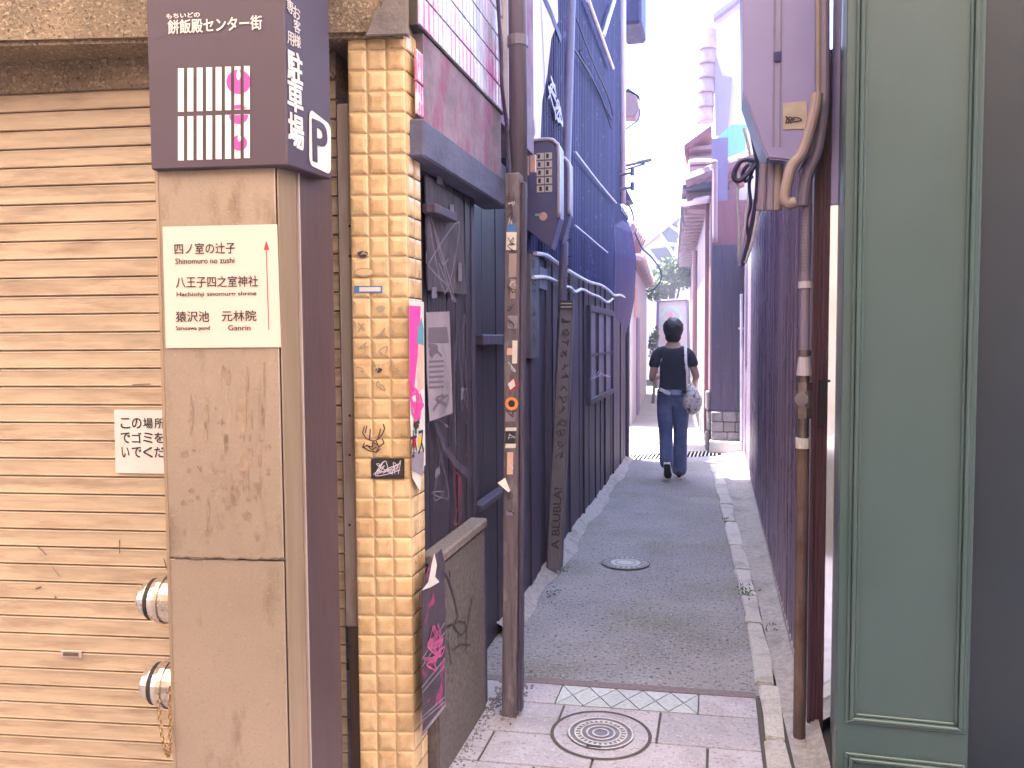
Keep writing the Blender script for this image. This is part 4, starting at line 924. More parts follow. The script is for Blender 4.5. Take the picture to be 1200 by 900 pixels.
# corner trim facing the street
t0, t1 = PY(954, 500, 3.0), PY(971, 500, 3.0)
mb = MB(); mb.box(t0.x-.01, t1.x, 3.0, 3.05, 0, ZR)
for i in range(4): x_ = t0.x-.006+i*.013; mb.box(x_, x_+.006, 2.992, 3.0, 0, ZR)
mb.build('corner_trim', 'trim_brown', rb)
mb = MB(); h0, h1 = PY(962, 445, 2.96), PY(962, 500, 2.96)
mb.obox((h0.x-.004, 2.955, h1.z), (.006, 0, 0), (0, .035, 0), (0, 0, h0.z-h1.z)); mb.obox((h0.x+.002, 2.955, h1.z+.01), (.018, 0, 0), (0, .01, 0), (0, 0, h0.z-h1.z-.012)); mb.obox((h0.x-.006, 2.953, h0.z-.008), (.034, 0, 0), (0, .014, 0), (0, 0, .008))
tag(mb.build('door_handle', 'black', loc=h1), 'black bar handle on the brown corner trim beside the green shopfront', 'handle')

# electrical cabinet
cy = 2.86; k = lambda x, y: PY(x, y, cy)
cab = thing('electrical_cabinet', 'large mauve electrical cabinet with tapered bottom high on the right wall', 'cabinet', k(915, 185))
P = [(868, -120), (871, 108), (893, 172), (900, 186), (940, 190), (952, 178), (957, 150), (957, -120)]
mb = MB(); mb.prism([k(x, y) for x, y in P], (0, .22, 0)); mb.build('cabinet_body', 'cabinet', cab, bevel=.006, seg=2)
mb = MB(); mb.box(k(906, 50).x, k(908.5, 50).x, cy-.004, cy-.0005, k(907, 172).z, 2.9); mb.box(k(914, 50).x, k(916, 50).x, cy-.004, cy-.0005, k(915, 172).z, 2.9); mb.build('door_seam', 'pole', cab)
mb = MB(); a_ = k(911, 65); mb.obox(a_+V((-.012, -.008, -.02)), (.024, 0, 0), (0, .008, 0), (0, 0, .03)); mb.build('lock', 'corr_dark', cab)
mb = MB(); a_ = [k(918, 152), k(946, 151), k(945, 118), k(917.5, 121)]; mb.prism([p+V((0, -.003, 0)) for p in a_], (0, .002, 0)); sk_ = mb.build('sticker', 'cream_paper', cab)
mb = MB(); scribble(mb, k(931, 142)+V((0, -.005, 0)), XV, zz, .07, .035, 9, .004, V((0, -1, 0)), 801); mb.build('sticker_scrawl', 'scrawl', sk_)
mb = MB(); mb.tube([k(958.5, -60)+V((0, .02, 0)), k(958.5, 112)+V((0, .02, 0))], .0155, 12)
q1 = [(957, 112), (953, 135), (945, 165), (938, 183), (928, 195), (922, 215), (919, 232), (923, 240), (932, 238)]
mb.tube(spline([k(x, y)+V((0, -.02, 0)) for x, y in q1]), .0185, 12)
tag(mb.build('conduit', 'pipe_tan', loc=k(958, 112)), 'tan conduit running down the edge of the mauve cabinet and hooking under it', 'conduit', 'conduits under the electrical cabinet')
mb = MB(); mb.tube(spline([k(x, y)+V((0, .03, 0)) for x, y in ((966, -60), (966, 100), (964, 140), (958, 175), (950, 195), (944, 215), (941, 240))]), .021, 12)
tag(mb.build('conduit', 'pipe_mauve', loc=k(966, 100)), 'thick mauve conduit curving in behind the tan one to the wall corner', 'conduit', 'conduits under the electrical cabinet')
for i, (x0, x1, m, lb) in enumerate(((897, 894, 'pipe_mauve', 'leftmost'), (906, 905, 'pipe_mauve', 'middle'), (915, 912, 'pipe_tan', 'rightmost'))):
    mb = MB(); a_ = k(x0, 186)+V((0, .08, 0)); c_ = k(x1, 238)+V((0, .08, 0)); mb.tube([a_, c_], .0155, 12); mb.tube([c_+zz*.012, c_-zz*.012], .018, 12)
    tag(mb.build('conduit', m, loc=a_), lb+' of three short straight conduits hanging from the cabinet bottom', 'conduit', 'conduits under the electrical cabinet')

# gas pipe with valve
gy = 2.9; g = lambda x, y: PY(x, y, gy)
gx0 = g(940, 600).x
gp = thing('gas_pipe', 'rusty gas pipe with valve standing against the brown corner trim', 'gas pipe', (gx0, gy, 0))
GZ = lambda y: g(940, y).z
def seg_(name, ya, yb, r, m, r2=None, n=14):
    mb = MB(); mb.tube([(gx0, gy, GZ(yb)), (gx0, gy, GZ(ya))], [r, r if r2 is None else r2], n); return mb.build(name, m, gp, smooth=False)
seg_('lower_pipe', 525, 930, .0205, 'rust'); seg_('upper_pipe', 205, 420, .0165, 'pipe_mauve')
seg_('pipe_bracket', 330, 338, .023, 'meter_edge'); seg_('dome_coupling', 418, 440, .025, 'meter_edge', .02); seg_('collar', 410, 417, .023, 'fitting'); seg_('collar', 440, 449, .019, 'fitting')
seg_('union_nut', 448, 458, .027, 'fitting', n=6); seg_('valve_body', 458, 478, .026, 'iron'); seg_('union_nut', 476, 490, .027, 'fitting', n=6); seg_('brass_sleeve', 490, 513, .018, 'fitting'); seg_('ring_clamp', 513, 525, .025, 'iron_pale'); seg_('lower_clamp', 864, 872, .025, 'meter_edge')
mb = MB(); c_ = V((gx0-.004, gy, GZ(467))); mb.tube([c_, c_+V((-.006, -.036, 0))], .022, 14); mb.tube([c_+V((-.006, -.036, 0)), c_+V((-.007, -.044, 0))], .013, 12); mb.build('valve_knob', 'iron', gp)
mb = MB()
for i in range(18): z_ = GZ(250+i*4); mb.tube([(gx0, gy, z_), (gx0, gy, z_+.004)], .0178, 12)
mb.build('flex_ribs', 'pole', gp)

# polished side light at the edge of the green shopfront
sl0, sl1 = PY(970, 500, 2.985), PY(984, 500, 2.42)
zt_ = PY(976, 226, 2.7).z
gf = thing('green_shopfront', 'green painted panelled shopfront on the right edge of the alley mouth', 'shopfront', (.6, 2.4, 0))
yg = 2.38; gq = lambda x, y, off=0: PY(x, y, yg-off)
gl0, gr0 = gq(985, 500).x, gq(1144, 500).x
mb = MB(); mb.prism([(gl0, yg, 0), (gr0, yg, 0), (gr0, 3.3, 0), (gl0+.1, 3.3, 0)], (0, 0, 3.2)); mb.build('pier', 'green', gf, bevel=.003)
def frame_(x0, x1, z0, z1, w_, d_, name):
    # stepped moulding round a recessed field
    mb = MB()
    for j, (a, c, h) in enumerate(((0, .35, d_*.45), (.35, .7, d_), (.7, 1.0, d_*.35))):
        o0, o1 = w_*a, w_*c
        X0, X1, Z0, Z1 = x0+o0, x1-o0, z0+o0, z1-o0; ix0, ix1, iz0, iz1 = x0+o1, x1-o1, z0+o1, z1-o1
        yb_ = yg-.0005
        for P in ([(X0, Z0), (X1, Z0), (ix1, iz0), (ix0, iz0)], [(X1, Z0), (X1, Z1), (ix1, iz1), (ix1, iz0)], [(X1, Z1), (X0, Z1), (ix0, iz1), (ix1, iz1)], [(X0, Z1), (X0, Z0), (ix0, iz0), (ix0, iz1)]):
            mb.prism([(x, yb_, z) for x, z in P], (0, -h, 0))
    return mb.build(name, 'green_edge', gf, bevel=.0025)
pz0 = gq(1060, 853).z; px0, px1 = gq(994, 600).x, gq(1138, 600).x
frame_(px0, px1, pz0, 3.0, .030, .016, 'panel_moulding')
frame_(px0, px1, -.3, gq(1060, 888).z, .030, .016, 'panel_moulding')
mb = MB(); mb.box(gr0+.002, gr0+1.2, yg+.03, yg+.08, 0, 3.2); mb.build('dark_door_leaf', 'teal', gf)
m0, m1 = PY(969.5, 500, 2.96), PY(987, 500, 2.96); m1 = V((m1.x, 2.96-(m1.x-m0.x)*math.tan(math.radians(18)), 0))
mb = MB(); mb.prism([(m0.x, m0.y, 0), (m1.x, m1.y, 0), (m1.x, m1.y+.02, 0), (m0.x, m0.y+.02, 0)], (0, 0, zt_)); mb.build('side_light', 'mirror', gf)
mb = MB(); mb.prism([(m0.x, m0.y-.004, zt_+.002), (m1.x, m1.y-.004, zt_+.002), (m1.x, m1.y+.02, zt_+.002), (m0.x, m0.y+.02, zt_+.002)], (0, 0, 1.5)); mb.build('side_light_head', 'cabinet', gf)
mb = MB(); r = random.Random(9)
for i in range(6): z_ = r.uniform(.1, 1.5); mb.obox((gl0-.001, yg-.001, z_), (.002, 0, 0), (0, .002, 0), (0, 0, r.uniform(.003, .008)))
for x, y in () and ((1029, 453), (1019, 477), (1095, 486), (1020, 822), (1101, 713), (1137, 860)): p = gq(x, y, .001); mb.obox(p, (.006, 0, 0), (0, .001, 0), (0, 0, .004))
mb.build('paint_chips', 'pole', gf)
mb = MB(); mb.box(gl0, 7, yg+.1, yg+1.2, 3.2, 6); mb.build('upper_storey', 'plaster', gf)
mb = MB(); mb.box(gr0+1.2, 7, yg+.05, yg+.5, 0, 3.2); mb.build('shop_wall', 'teal', gf)

# ------------------------------------------------------------------ farther along the alley, right
def boards(mb, p, d, L_, h0, h1, wd, n, gap=.006, t=.02):
    d = V(d).normalized(); n = V(n); s_ = 0
    while s_ < L_-.02:
        w_ = min(wd*random.uniform(.85, 1.15), L_-s_); mb.obox(V(p)+d*(s_+gap/2)+zz*h0+n*random.uniform(0, .004), d*(w_-gap), n*t, zz*(h1-h0)); s_ += w_
fy = 10.2; f = lambda x, y: PY(x, y, fy)
fx0, fx1 = f(834, 400).x, f(871, 400).x
ft_ = thing('dark_fence', 'dark board fence on a stone base where the alley narrows', 'fence', f(852, 520))
ztop, zbase = f(850, 287).z, f(850, 482).z
mb = MB(); boards(mb, (fx0, fy+.02, 0), XV, fx1-fx0, zbase, ztop, .13, (0, -1, 0)); mb.build('boards', 'fence', ft_)
mb = MB(); zb0 = f(850, 517).z
for r_ in range(3):
    x_ = fx0
    while x_ < fx1: w_ = random.uniform(.1, .2); h_ = (zbase-zb0)/3; mb.box(x_, min(x_+w_, fx1)-.006, fy-.03-random.uniform(0, .015), fy+.1, zb0+h_*r_, zb0+h_*(r_+1)-.006); x_ += w_
mb.build('stone_base', 'stone', ft_, bevel=.01)
mb = MB(); mb.box(fx0-.02, fx1, fy-.14, fy+.05, 0, zb0+.01); mb.build('pale_step', 'kerb', ft_, bevel=.01)
mb = MB(); mb.tube([f(868.5, 522)+V((0, -.1, 0)), f(868.5, 345)+V((0, -.1, 0))], .018, 10); 
for y in (385, ): mb.tube([f(865, y)+V((0, -.1, 0)), f(872, y)+V((0, -.1, 0))], .012, 8)
tag(mb.build('slim_pipe', 'cable_w', loc=f(868.5, 522)), 'slim pale pipe standing in the corner between dark fence and brown wall', 'pipe')

# brown timber house with deep eaves, wall running on to the left
P0, P1 = V((fx0+.0, fy+.05, 0)), V((fx0-.0505*11.6, fy+11.6, 0)); pd = (P1-P0).normalized(); pn = V((-pd.y, pd.x, 0)); Lh = (P1-P0).length
bh = thing('timber_house', 'sunlit pinkish timber house with rows of rafters under its eaves', 'building', P0)
zE = 3.12
mb = MB(); boards(mb, P0, pd, Lh, .75, zE, .16, pn); mb.build('plank_wall', 'pinkwall', bh)
mb = MB(); mb.prism([P0, P1, P1+V((4, 0, 0)), P0+V((4, 0, 0))], zz*3.05); hb = mb.build('house_body', 'redwood', bh)
mb = MB(); s_ = 0
while s_ < Lh:
    w_ = random.uniform(.25, .45)
    for r_ in range(3): mb.obox(P0+pd*(s_+.008)+zz*(.25*r_+.005)+pn*random.uniform(0, .02), pd*(w_-.016), pn*.05, zz*.235)
    s_ += w_
mb.build('stone_base', 'stone', bh, bevel=.015)
mb = MB(); mb.obox(P0+pd*.15+zz*.2+pn*.03, pd*.06, pn*.05, zz*2.9); mb.build('corner_post', 'redwood', bh)
for i in range(26):
    q_ = P0+pd*(.3+i*.42)+zz*zE; mb = MB(); mb.obox(q_, pd*.19, pn*(.30+.03*math.sin(i*2.3)), zz*.10); mb.build('rafter', 'rooftile', bh)
mb = MB(); mb.obox(P0+pd*.1+zz*(zE+.11)-pn*.2, pd*(Lh-.1), pn*.56, zz*.05); ev = mb.build('eave_board', 'darktile', bh)
mb = MB()
for i in range(50): q_ = P0+pd*(.1+i*.22)+zz*(zE+.20+.02*math.sin(i*1.7))+pn*(.33+.03*math.sin(i*2.9)); mb.tube([q_-pn*.8+zz*.28, q_], .078+.008*math.sin(i*4.1), 8)
mb.build('roof_tiles', 'rooftile', bh)
mb = MB()
for a, c in (((798, 415), (799, 425)),): pass
mb.tube([P0+pd*5.2+pn*.06+zz*.7, P0+pd*5.2+pn*.06+zz*3.0], .05, 8); mb.build('red_downpipe', 'redwood', bh)
# street end of the timber house: dark board, stacked eaves and pale downpipe
mb = MB(); boards(mb, (fx0-.02, fy+.1, 0), XV, .2, 2.55, f(842, 160).z, .2, (0, -1, 0)); mb.build('dark_end_board', 'lilac', bh)
mb = MB()
for i, y in enumerate((165, 178, 190, 205, 216, 226)):
    q_ = f(806, y)+V((0, .5, 0)); mb.obox(q_, (f(835, y).x-q_.x, 0, 0), (0, .5, 0), (0, 0, .045))
mb.build('gable_slats', 'pinkwall', bh)
mb = MB(); a_, c_ = f(800, 168)+V((0, .4, 0)), f(834, 145)+V((0, .4, 0)); mb.prism([a_, c_, c_+zz*.09, a_+zz*.07], (0, .9, 0)); mb.build('verge_board', 'redwood', bh)
mb = MB(); mb.prism([f(806, 235)+V((0, .7, 0)), f(836, 235)+V((0, .7, 0)), f(836, 152)+V((0, .7, 0)), f(806, 164)+V((0, .7, 0))], (0, .4, 0)); mb.build('end_wall', 'rooftile', bh)
mb = MB(); mb.tube(spline([f(808, 184)+V((0, .3, 0)), f(820, 186)+V((0, .15, 0)), f(836, 191)+V((0, -.05, 0)), f(838, 196)+V((0, -.05, 0)), f(838, 240)+V((0, -.05, 0)), f(838, 285)+V((0, -.05, 0))], 4), .032, 10); mb.build('downpipe', 'pinkwall', bh, smooth=True)
mb = MB(); mb.tube([f(799, 229)+V((0, .6, 0)), f(830, 232)+V((0, .1, 0))], .045, 10); mb.build('gutter', 'pale_siding', bh, smooth=True)

# white house behind with tiled verge
wy = 12.5; wq = lambda x, y: PY(x, y, wy)
wh = thing('white_gable_house', 'white walled house with a column of curved roof tiles above the timber house', 'building', wq(850, 300))
mb = MB(); P = [(837, 24), (880, -8), (900, -8), (900, 300), (846, 300), (846, 150), (838, 60)]; mb.prism([wq(x, y) for x, y in P], (0, 3, 0)); mb.build('white_wall', 'whitewall', wh)
mb = MB(); a_, c_ = wq(836, 27), wq(884, -10); mb.prism([a_, c_, c_+zz*.08, a_+zz*.08], (0, -.15, 0)); mb.build('verge_edge', 'lilac', wh)
mb = MB()
for i in range(6):
    y0_ = 40+i*17; a_ = wq(829-i*.6, y0_); mb.tube([a_+V((.0, .02, .05)), a_+V((.0, -.005, -.10)), a_+V((.0, -.02, -.225)), a_+V((0, -.02, -.235))], [.124, .126, .130, .127], 16)
mb.build('roof_tiles', 'rooftile', wh)
mb = MB(); mb.prism([wq(x, y)+V((0, -.06, 0)) for x, y in ((837, 60), (846, 90), (858, 92), (852, 160), (838, 160))], (0, .05, 0)); mb.build('lilac_boards', 'lilac', wh)
gy2 = 11.2; gq2 = lambda x, y: PY(x, y, gy2)
mb = MB(); mb.prism([gq2(x, y) for x, y in ((840, 162), (857, 146), (876, 146), (872, 182), (848, 184), (845, 225))], (0, .04, 0)); mb.build('green_plastic_sheet', 'greenplastic', wh)
mb = MB(); mb.prism([gq2(x, y)+V((0, .1, 0)) for x, y in ((847, 184), (864, 183), (866, 288), (847, 286))], (0, .1, 0)); mb.build('shutter_panel', 'whitewall', wh)
mb = MB(); mb.prism([gq2(x, y)+V((0, .08, 0)) for x, y in ((849, 208), (863, 206), (864, 232), (850, 236))], (0, .02, 0)); mb.build('pink_panel', 'pinkwall', wh)
mb = MB(); mb.obox(gq2(845, 287), (.24, 0, 0), (0, .1, 0), (0, 0, .06)); mb.build('sill', 'whitewall', wh)

# cable bundle beside the cabinet
cyb = 4.2; cb = lambda x, y, o_=0: PY(x, y, cyb+o_)
mb = MB(); mb.tube(spline([cb(x, y) for x, y in ((884, 188), (870, 188), (862, 198), (860, 208), (866, 212), (876, 204), (886, 192))]), .012, 8); mb.tube(spline([cb(x, y, .05) for x, y in ((884, 190), (876, 194), (870, 204), (874, 212), (882, 206))]), .010, 8)
tag(mb.build('cable_coil', 'cable_d', loc=cb(870, 200)), 'dark coiled cable looped beside the mauve electrical cabinet', 'cable coil')
CB = (([(876, 130), (884, 170), (888, 200), (886, 235), (879, 275), (872, 305), (868, 311)], .012, 'cable_d', 'thickest dark cable of the bundle dropping along the brown wall'),
      ([(879, 120), (888, 165), (893, 200), (889, 240), (882, 280), (873, 308)], .010, 'cable_w', 'pale cable on the outer side of the bundle beside the cabinet'),
      ([(872, 150), (880, 190), (877, 230), (872, 270), (868, 300), (866, 311)], .007, 'cable_w', 'thin pale cable on the inner side of the hanging bundle'),
      ([(866, 185), (864, 230), (866, 265), (866, 300), (867, 311)], .008, 'cable_w', 'pale cable hanging alone to the V shaped low point'),
      ([(884, 195), (878, 215), (880, 240), (875, 260), (878, 280)], .008, 'cable_d', 'wavy dark cable tangled in the middle of the bundle'))
for P_, r_, m_, lb in CB:
    pts = spline([cb(x, y, .03*i) for i, (x, y) in enumerate(P_)]); mb = MB(); mb.tube(pts, r_, 7); tag(mb.build('cable', m_, loc=pts[0]), lb, 'cable', 'cables bundled beside the cabinet')

# ------------------------------------------------------------------ farther along the alley, left and end
Q0, Q1 = V((-1.30, 13.2, 0)), V((-1.66, 20.5, 0)); qd = (Q1-Q0).normalized(); qn = V((qd.y, -qd.x, 0))
lh = thing('low_white_house', 'low whitewashed house with small tiled roof beyond the sunny yard on the left', 'building', Q0)
mb = MB(); mb.prism([Q0, Q1, Q1-V((3, 0, 0)), Q0-V((3, 0, 0))], zz*2.6); mb.build('white_wall', 'whitewall', lh)
mb = MB(); mb.obox(Q0+zz*2.61-qn*.5, qd*7, qn*.56, zz*.05); mb.build('eave_board', 'redwood', lh)
mb = MB()
for i in range(30): q_ = Q0+qd*(.05+i*.23)+zz*2.68+qn*.18; mb.tube([q_-qn*.75+zz*.3, q_], .085, 8)
mb.build('roof_tiles', 'rooftile', lh)
mb = MB(); mb.obox(Q0+qd*.6+zz*1.75+qn*.002, qd*.9, qn*.02, zz*.5); M['salmon'] = mat('salmon_board', (.5, .3, .26), .7); mb.build('salmon_board', 'salmon', lh)
mb = MB(); mb.obox(Q0+qd*1.4+qn*.003+zz*.02, qd*.9, qn*.03, zz*1.75); mb.build('door', 'lilac', lh)
yw = thing('yard_wall', 'pale wall at the back of the sunny yard behind the dark house', 'wall', (-3.2, 11.2, 0))
mb = MB(); mb.box(-3.4, -3.2, 9.3, 13.2, 0, 2.3); mb.build('wall_face', 'whitewall', yw); mb = MB(); mb.box(-3.45, -3.15, 9.3, 13.2, 2.3, 2.36); mb.build('coping', 'lilac', yw)
lr = thing('tiled_canopy', 'short tiled canopy at the far corner of the dark house above the alley', 'canopy', (-1.1, 9.9, 2.6))
mb = MB(); mb.box(-1.34, -.98, 9.4, 11.2, 2.55, 2.60); mb.build('canopy_board', 'redwood', lr)
mb = MB()
for i in range(8): mb.tube([(-1.36, 9.5+i*.23, 2.86), (-.95, 9.5+i*.23, 2.66)], .085, 8)
mb.build('roof_tiles', 'rooftile', lr)
mb = MB(); mb.box(-1.30, -1.22, 9.4, 9.48, 0, 2.55); mb.box(-1.30, -1.22, 11.1, 11.18, 0, 2.55); mb.build('canopy_posts', 'pinkwall', lr)
# cable hoop hanging from eave
hy = 9.6; hp = lambda x, y: PY(x, y, hy)
mb = MB(); mb.tube(spline([hp(x, y) for x, y in ((744, 272), (752, 290), (764, 302), (773, 315), (775, 325), (771, 334), (762, 341), (757, 340))]), .010, 6)
tag(mb.build('cable_loop', 'cable_d', loc=hp(744, 272)), 'dark cable hanging in a big curve past the corner of the dark house', 'cable')
mb = MB(); mb.tube(spline([hp(x, y) for x, y in ((724, 240), (732, 236), (740, 246), (742, 258), (738, 266), (728, 254), (726, 244))]), .012, 6)
for a, c in (((728, 238), (738, 262)), ((735, 240), (733, 256)), ((740, 248), (730, 250))): mb.tube([hp(*a), hp(*c)], .006, 5)
tag(mb.build('wire_hoop', 'cable_d', loc=hp(733, 250)), 'small wire hoop tangled at the eave corner of the dark house', 'wire')
mb = MB(); P = [(720, 215), (732, 218), (740, 234), (730, 236), (716, 228)]; mb.prism([hp(x, y) for x, y in P], (0, .35, 0)); tag(mb.build('tin_hood', 'corr_dark', loc=hp(728, 230)), 'small dark tin hood jutting from the end of the corrugated wall', 'hood')
# lantern on bracket
la = thing('wall_lantern', 'pinkish lantern on a bent bracket high on the end of the dark house', 'lamp', hp(725, 150))
mb = MB(); mb.prism([hp(x, y) for x, y in ((726, 116), (735, 107), (746, 112), (749, 126), (744, 137), (727, 137))], (0, .22, 0)); mb.build('lamp_shade', 'pinkwall', la, bevel=.01)
mb = MB(); mb.tube(spline([hp(750, 128), hp(748, 140), hp(738, 148), hp(726, 157)], 4), .012, 6); mb.build('bracket', 'pole', la)
mb = MB(); mb.prism([hp(724, 116), hp(736, 103), hp(749, 112), hp(736, 106)], (0, .22, 0)); mb.build('lamp_cap', 'corr_dark', la)
mb = MB(); mb.tube([hp(722, 196), hp(764, 187)], .022, 8); mb.tube([hp(722, 202), hp(756, 192)], .012, 6); mb.tube([hp(724, 180), hp(724, 215)], .02, 6)
tag(mb.build('sign_bracket', 'pole', loc=hp(722, 196)), 'bare metal sign bracket sticking out below the pinkish lantern', 'bracket')
# mural board at the alley end
by = 19.0; bq = lambda x, y: PY(x, y, by)
mu = thing('painted_board', 'pale painted board with pastel arcs and a pink flower at the alley end', 'board', bq(789, 452))
mb = MB(); mb.prism([bq(769, 455), bq(808, 455), bq(806, 352), bq(771, 354)], (0, .06, 0)); M['paleboard'] = mat('pale_painted_board', (.66, .62, .64), .7, 0, .1, 4); mb.build('board_panel', 'paleboard', mu)
mb = MB(); disc(mb, bq(786, 372)+V((0, -.01, 0)), XV, zz, .27, 24, .17); M['mint'] = mat('mint_paint', (.52, .68, .64), .7); mb.build('pastel_arc', 'mint', mu)
mb = MB(); disc(mb, bq(785.5, 369)+V((0, -.015, 0)), XV, zz, .06, 12); M['softpink'] = mat('soft_pink_paint', (.72, .32, .46), .7); mb.build('pink_flower', 'softpink', mu)
mb = MB(); 
for a, c in (((769, 455), (771, 352)), ((806, 352), (808, 455)), ((771, 353), (806, 351))): mb.tube([bq(*a)+V((0, -.02, 0)), bq(*c)+V((0, -.02, 0))], .03, 6)
mb.build('board_frame', 'lilac', mu)
# gable house closing the view
ey = 24.0; eq = lambda x, y: PY(x, y, ey)
gh = thing('cream_gable_house', 'cream gabled house with big dark windows closing the alley view', 'building', eq(780, 440))
mb = MB(); mb.prism([eq(x, y) for x, y in ((735, 305), (806, 246), (860, 246), (860, 445), (700, 445), (700, 330))], (0, 5, 0)); mb.build('gable_wall', 'whitewall', gh)
mb = MB(); mb.prism([eq(x, y)+V((0, -.25, 0)) for x, y in ((728, 302), (806, 240), (806, 249), (733, 309))], (0, .5, 0)); mb.build('verge', 'lilac', gh)
mb = MB(); mb.prism([eq(x, y)+V((0, -.06, 0)) for x, y in ((774, 271), (800, 258), (800, 285), (784, 285))], (0, .05, 0)); mb.prism([eq(x, y)+V((0, -.06, 0)) for x, y in ((762, 292), (790, 289), (790, 305), (772, 306))], (0, .05, 0)); mb.build('window', 'glass', gh)
mb = MB()
for a, c in (((770, 268), (790, 300)), ((778, 286), (800, 288)), ((784, 264), (800, 275))): mb.tube([eq(*a)+V((0, -.12, 0)), eq(*c)+V((0, -.12, 0))], .05, 6)
mb.build('window_bars', 'whitewall', gh)
# trees at the end
def leaves(mb, c, R, n, s, seed):
    r = random.Random(seed); lobes = [V((r.uniform(-1, 1)*R[0]*.7, r.uniform(-1, 1)*R[1]*.7, r.uniform(-1, 1)*R[2]*.7)) for _ in range(9)]
    for i in range(n):
        l_ = r.choice(lobes); d = V((r.gauss(0, 1), r.gauss(0, 1), r.gauss(0, 1))).normalized()*(r.random()**.4)
        p = V(c)+l_+V((d.x*R[0]*.42, d.y*R[1]*.42, d.z*R[2]*.42)); a = V((r.gauss(0, 1), r.gauss(0, 1), r.gauss(0, 1))).normalized(); q = a.orthogonal().normalized(); k_ = s*r.uniform(.6, 1.3)
        mb.quad(p-a*k_, p-q*k_*.5, p+a*k_, p+q*k_*.5)
def tree(base, c, R, n, s, label, seed, tk=1.0):
    o = thing('tree', label, 'tree', base); mb = MB(); leaves(mb, c, R, n, s, seed); mb.build('crown', 'leaf', o)
    mb = MB(); mb.tube([V(base), V(base).lerp(V(c), .5)+V((.06, 0, 0)), V(c)], [.14*tk, .10*tk, .05*tk], 8)
    r = random.Random(seed)
    for i in range(5): mb.tube([V(base).lerp(V(c), .6), V(c)+V((r.uniform(-.6, .6)*R[0], 0, r.uniform(-.2, .6)*R[2]))], [.05*tk, .015*tk], 6)
    mb.build('trunk', 'bark', o)
tb = PY(786, 328, 21); tree((tb.x, 21, 0), (tb.x, 21, tb.z-.0), (.80, .6, .52), 2200, .065, 'leafy green tree rising behind the painted board at the alley end', 21)
tb = PY(765, 405, 17.5); tree((tb.x, 17.5, 0), (tb.x, 17.5, tb.z), (.13, .13, .42), 420, .04, 'slim green shrub at the left of the painted board', 22, .25)

# ------------------------------------------------------------------ the walking person
PC = V((-.40, 8.10, 0))
def skin(verts, edges, radii, root=0, sub=2):
    me = bpy.data.meshes.new('s'); me.from_pydata([tuple(v) for v in verts], edges, []); ob = bpy.data.objects.new('s', me); COL.objects.link(ob)
    ob.modifiers.new('k', 'SKIN'); sv = me.skin_vertices[0].data
    for i, r in enumerate(radii): sv[i].radius = (r, r) if not isinstance(r, tuple) else r; sv[i].use_root = (i == root)
    m = ob.modifiers.new('d', 'SUBSURF'); m.levels = sub; m.render_levels = sub
    dg = bpy.context.evaluated_depsgraph_get(); dg.update(); e = bpy.data.meshes.new_from_object(ob.evaluated_get(dg))
    vs = [v.co.copy() for v in e.vertices]; fs = [list(p.vertices) for p in e.polygons]
    bpy.data.objects.remove(ob); bpy.data.meshes.remove(e); bpy.data.meshes.remove(me); return vs, fs
per = thing('person', 'person in black t-shirt and blue jeans walking away down the alley', 'person', PC)
J = dict(pel=(0, 0, .83), wai=(0, .0, .98), che=(.0, .01, 1.15), nec=(0, .015, 1.29), nk2=(0, .03, 1.36), hd=(0, .045, 1.46), hdt=(0, .045, 1.52),
         shl=(-.155, .01, 1.245), ell=(-.205, .0, .985), wrl=(-.13, .20, 1.02), hal=(-.10, .26, 1.04),
         shr=(.155, .01, 1.245), elr=(.225, .01, 1.02), wrr=(.20, .20, .93), har=(.19, .26, .92),
         hil=(-.078, 0, .79), knl=(-.065, .02, .44), anl=(-.045, -.13, .13), tol=(-.045, -.07, .02),
         hir=(.078, 0, .79), knr=(.072, .05, .45), anr=(.062, .07, .13), tor=(.068, .2, .03))
def P_(k): return PC+V(J[k])
ks = ['pel', 'wai', 'che', 'nec', 'nk2', 'hd', 'hdt', 'shl', 'ell', 'wrl', 'shr', 'elr', 'wrr', 'hil', 'knl', 'anl', 'hir', 'knr', 'anr']
ix = {k_: i for i, k_ in enumerate(ks)}
ed = [('pel', 'wai'), ('wai', 'che'), ('che', 'nec'), ('nec', 'nk2'), ('nk2', 'hd'), ('hd', 'hdt'), ('nec', 'shl'), ('shl', 'ell'), ('ell', 'wrl'), ('nec', 'shr'), ('shr', 'elr'), ('elr', 'wrr'), ('pel', 'hil'), ('hil', 'knl'), ('knl', 'anl'), ('pel', 'hir'), ('hir', 'knr'), ('knr', 'anr')]
rad = dict(pel=(.12, .09), wai=(.11, .08), che=(.12, .085), nec=(.06, .05), nk2=.047, hd=(.074, .09), hdt=(.062, .075), shl=.048, ell=.036, wrl=.025, shr=.048, elr=.036, wrr=.025, hil=.075, knl=.045, anl=.028, hir=.075, knr=.045, anr=.028)
vs, fs = skin([P_(k_) for k_ in ks], [(ix[a], ix[c]) for a, c in ed], [rad[k_] for k_ in ks])
body = MB(); body.add(vs, fs)
hc = PC+V((0, .045, 1.475))
body.ball(hc+V((0, .10, -.025)), .013, .02, .022, 8, 6); body.ball(hc+V((-.078, .01, -.015)), .012, .022, .032, 8, 6); body.ball(hc+V((.078, .01, -.015)), .012, .022, .032, 8, 6)
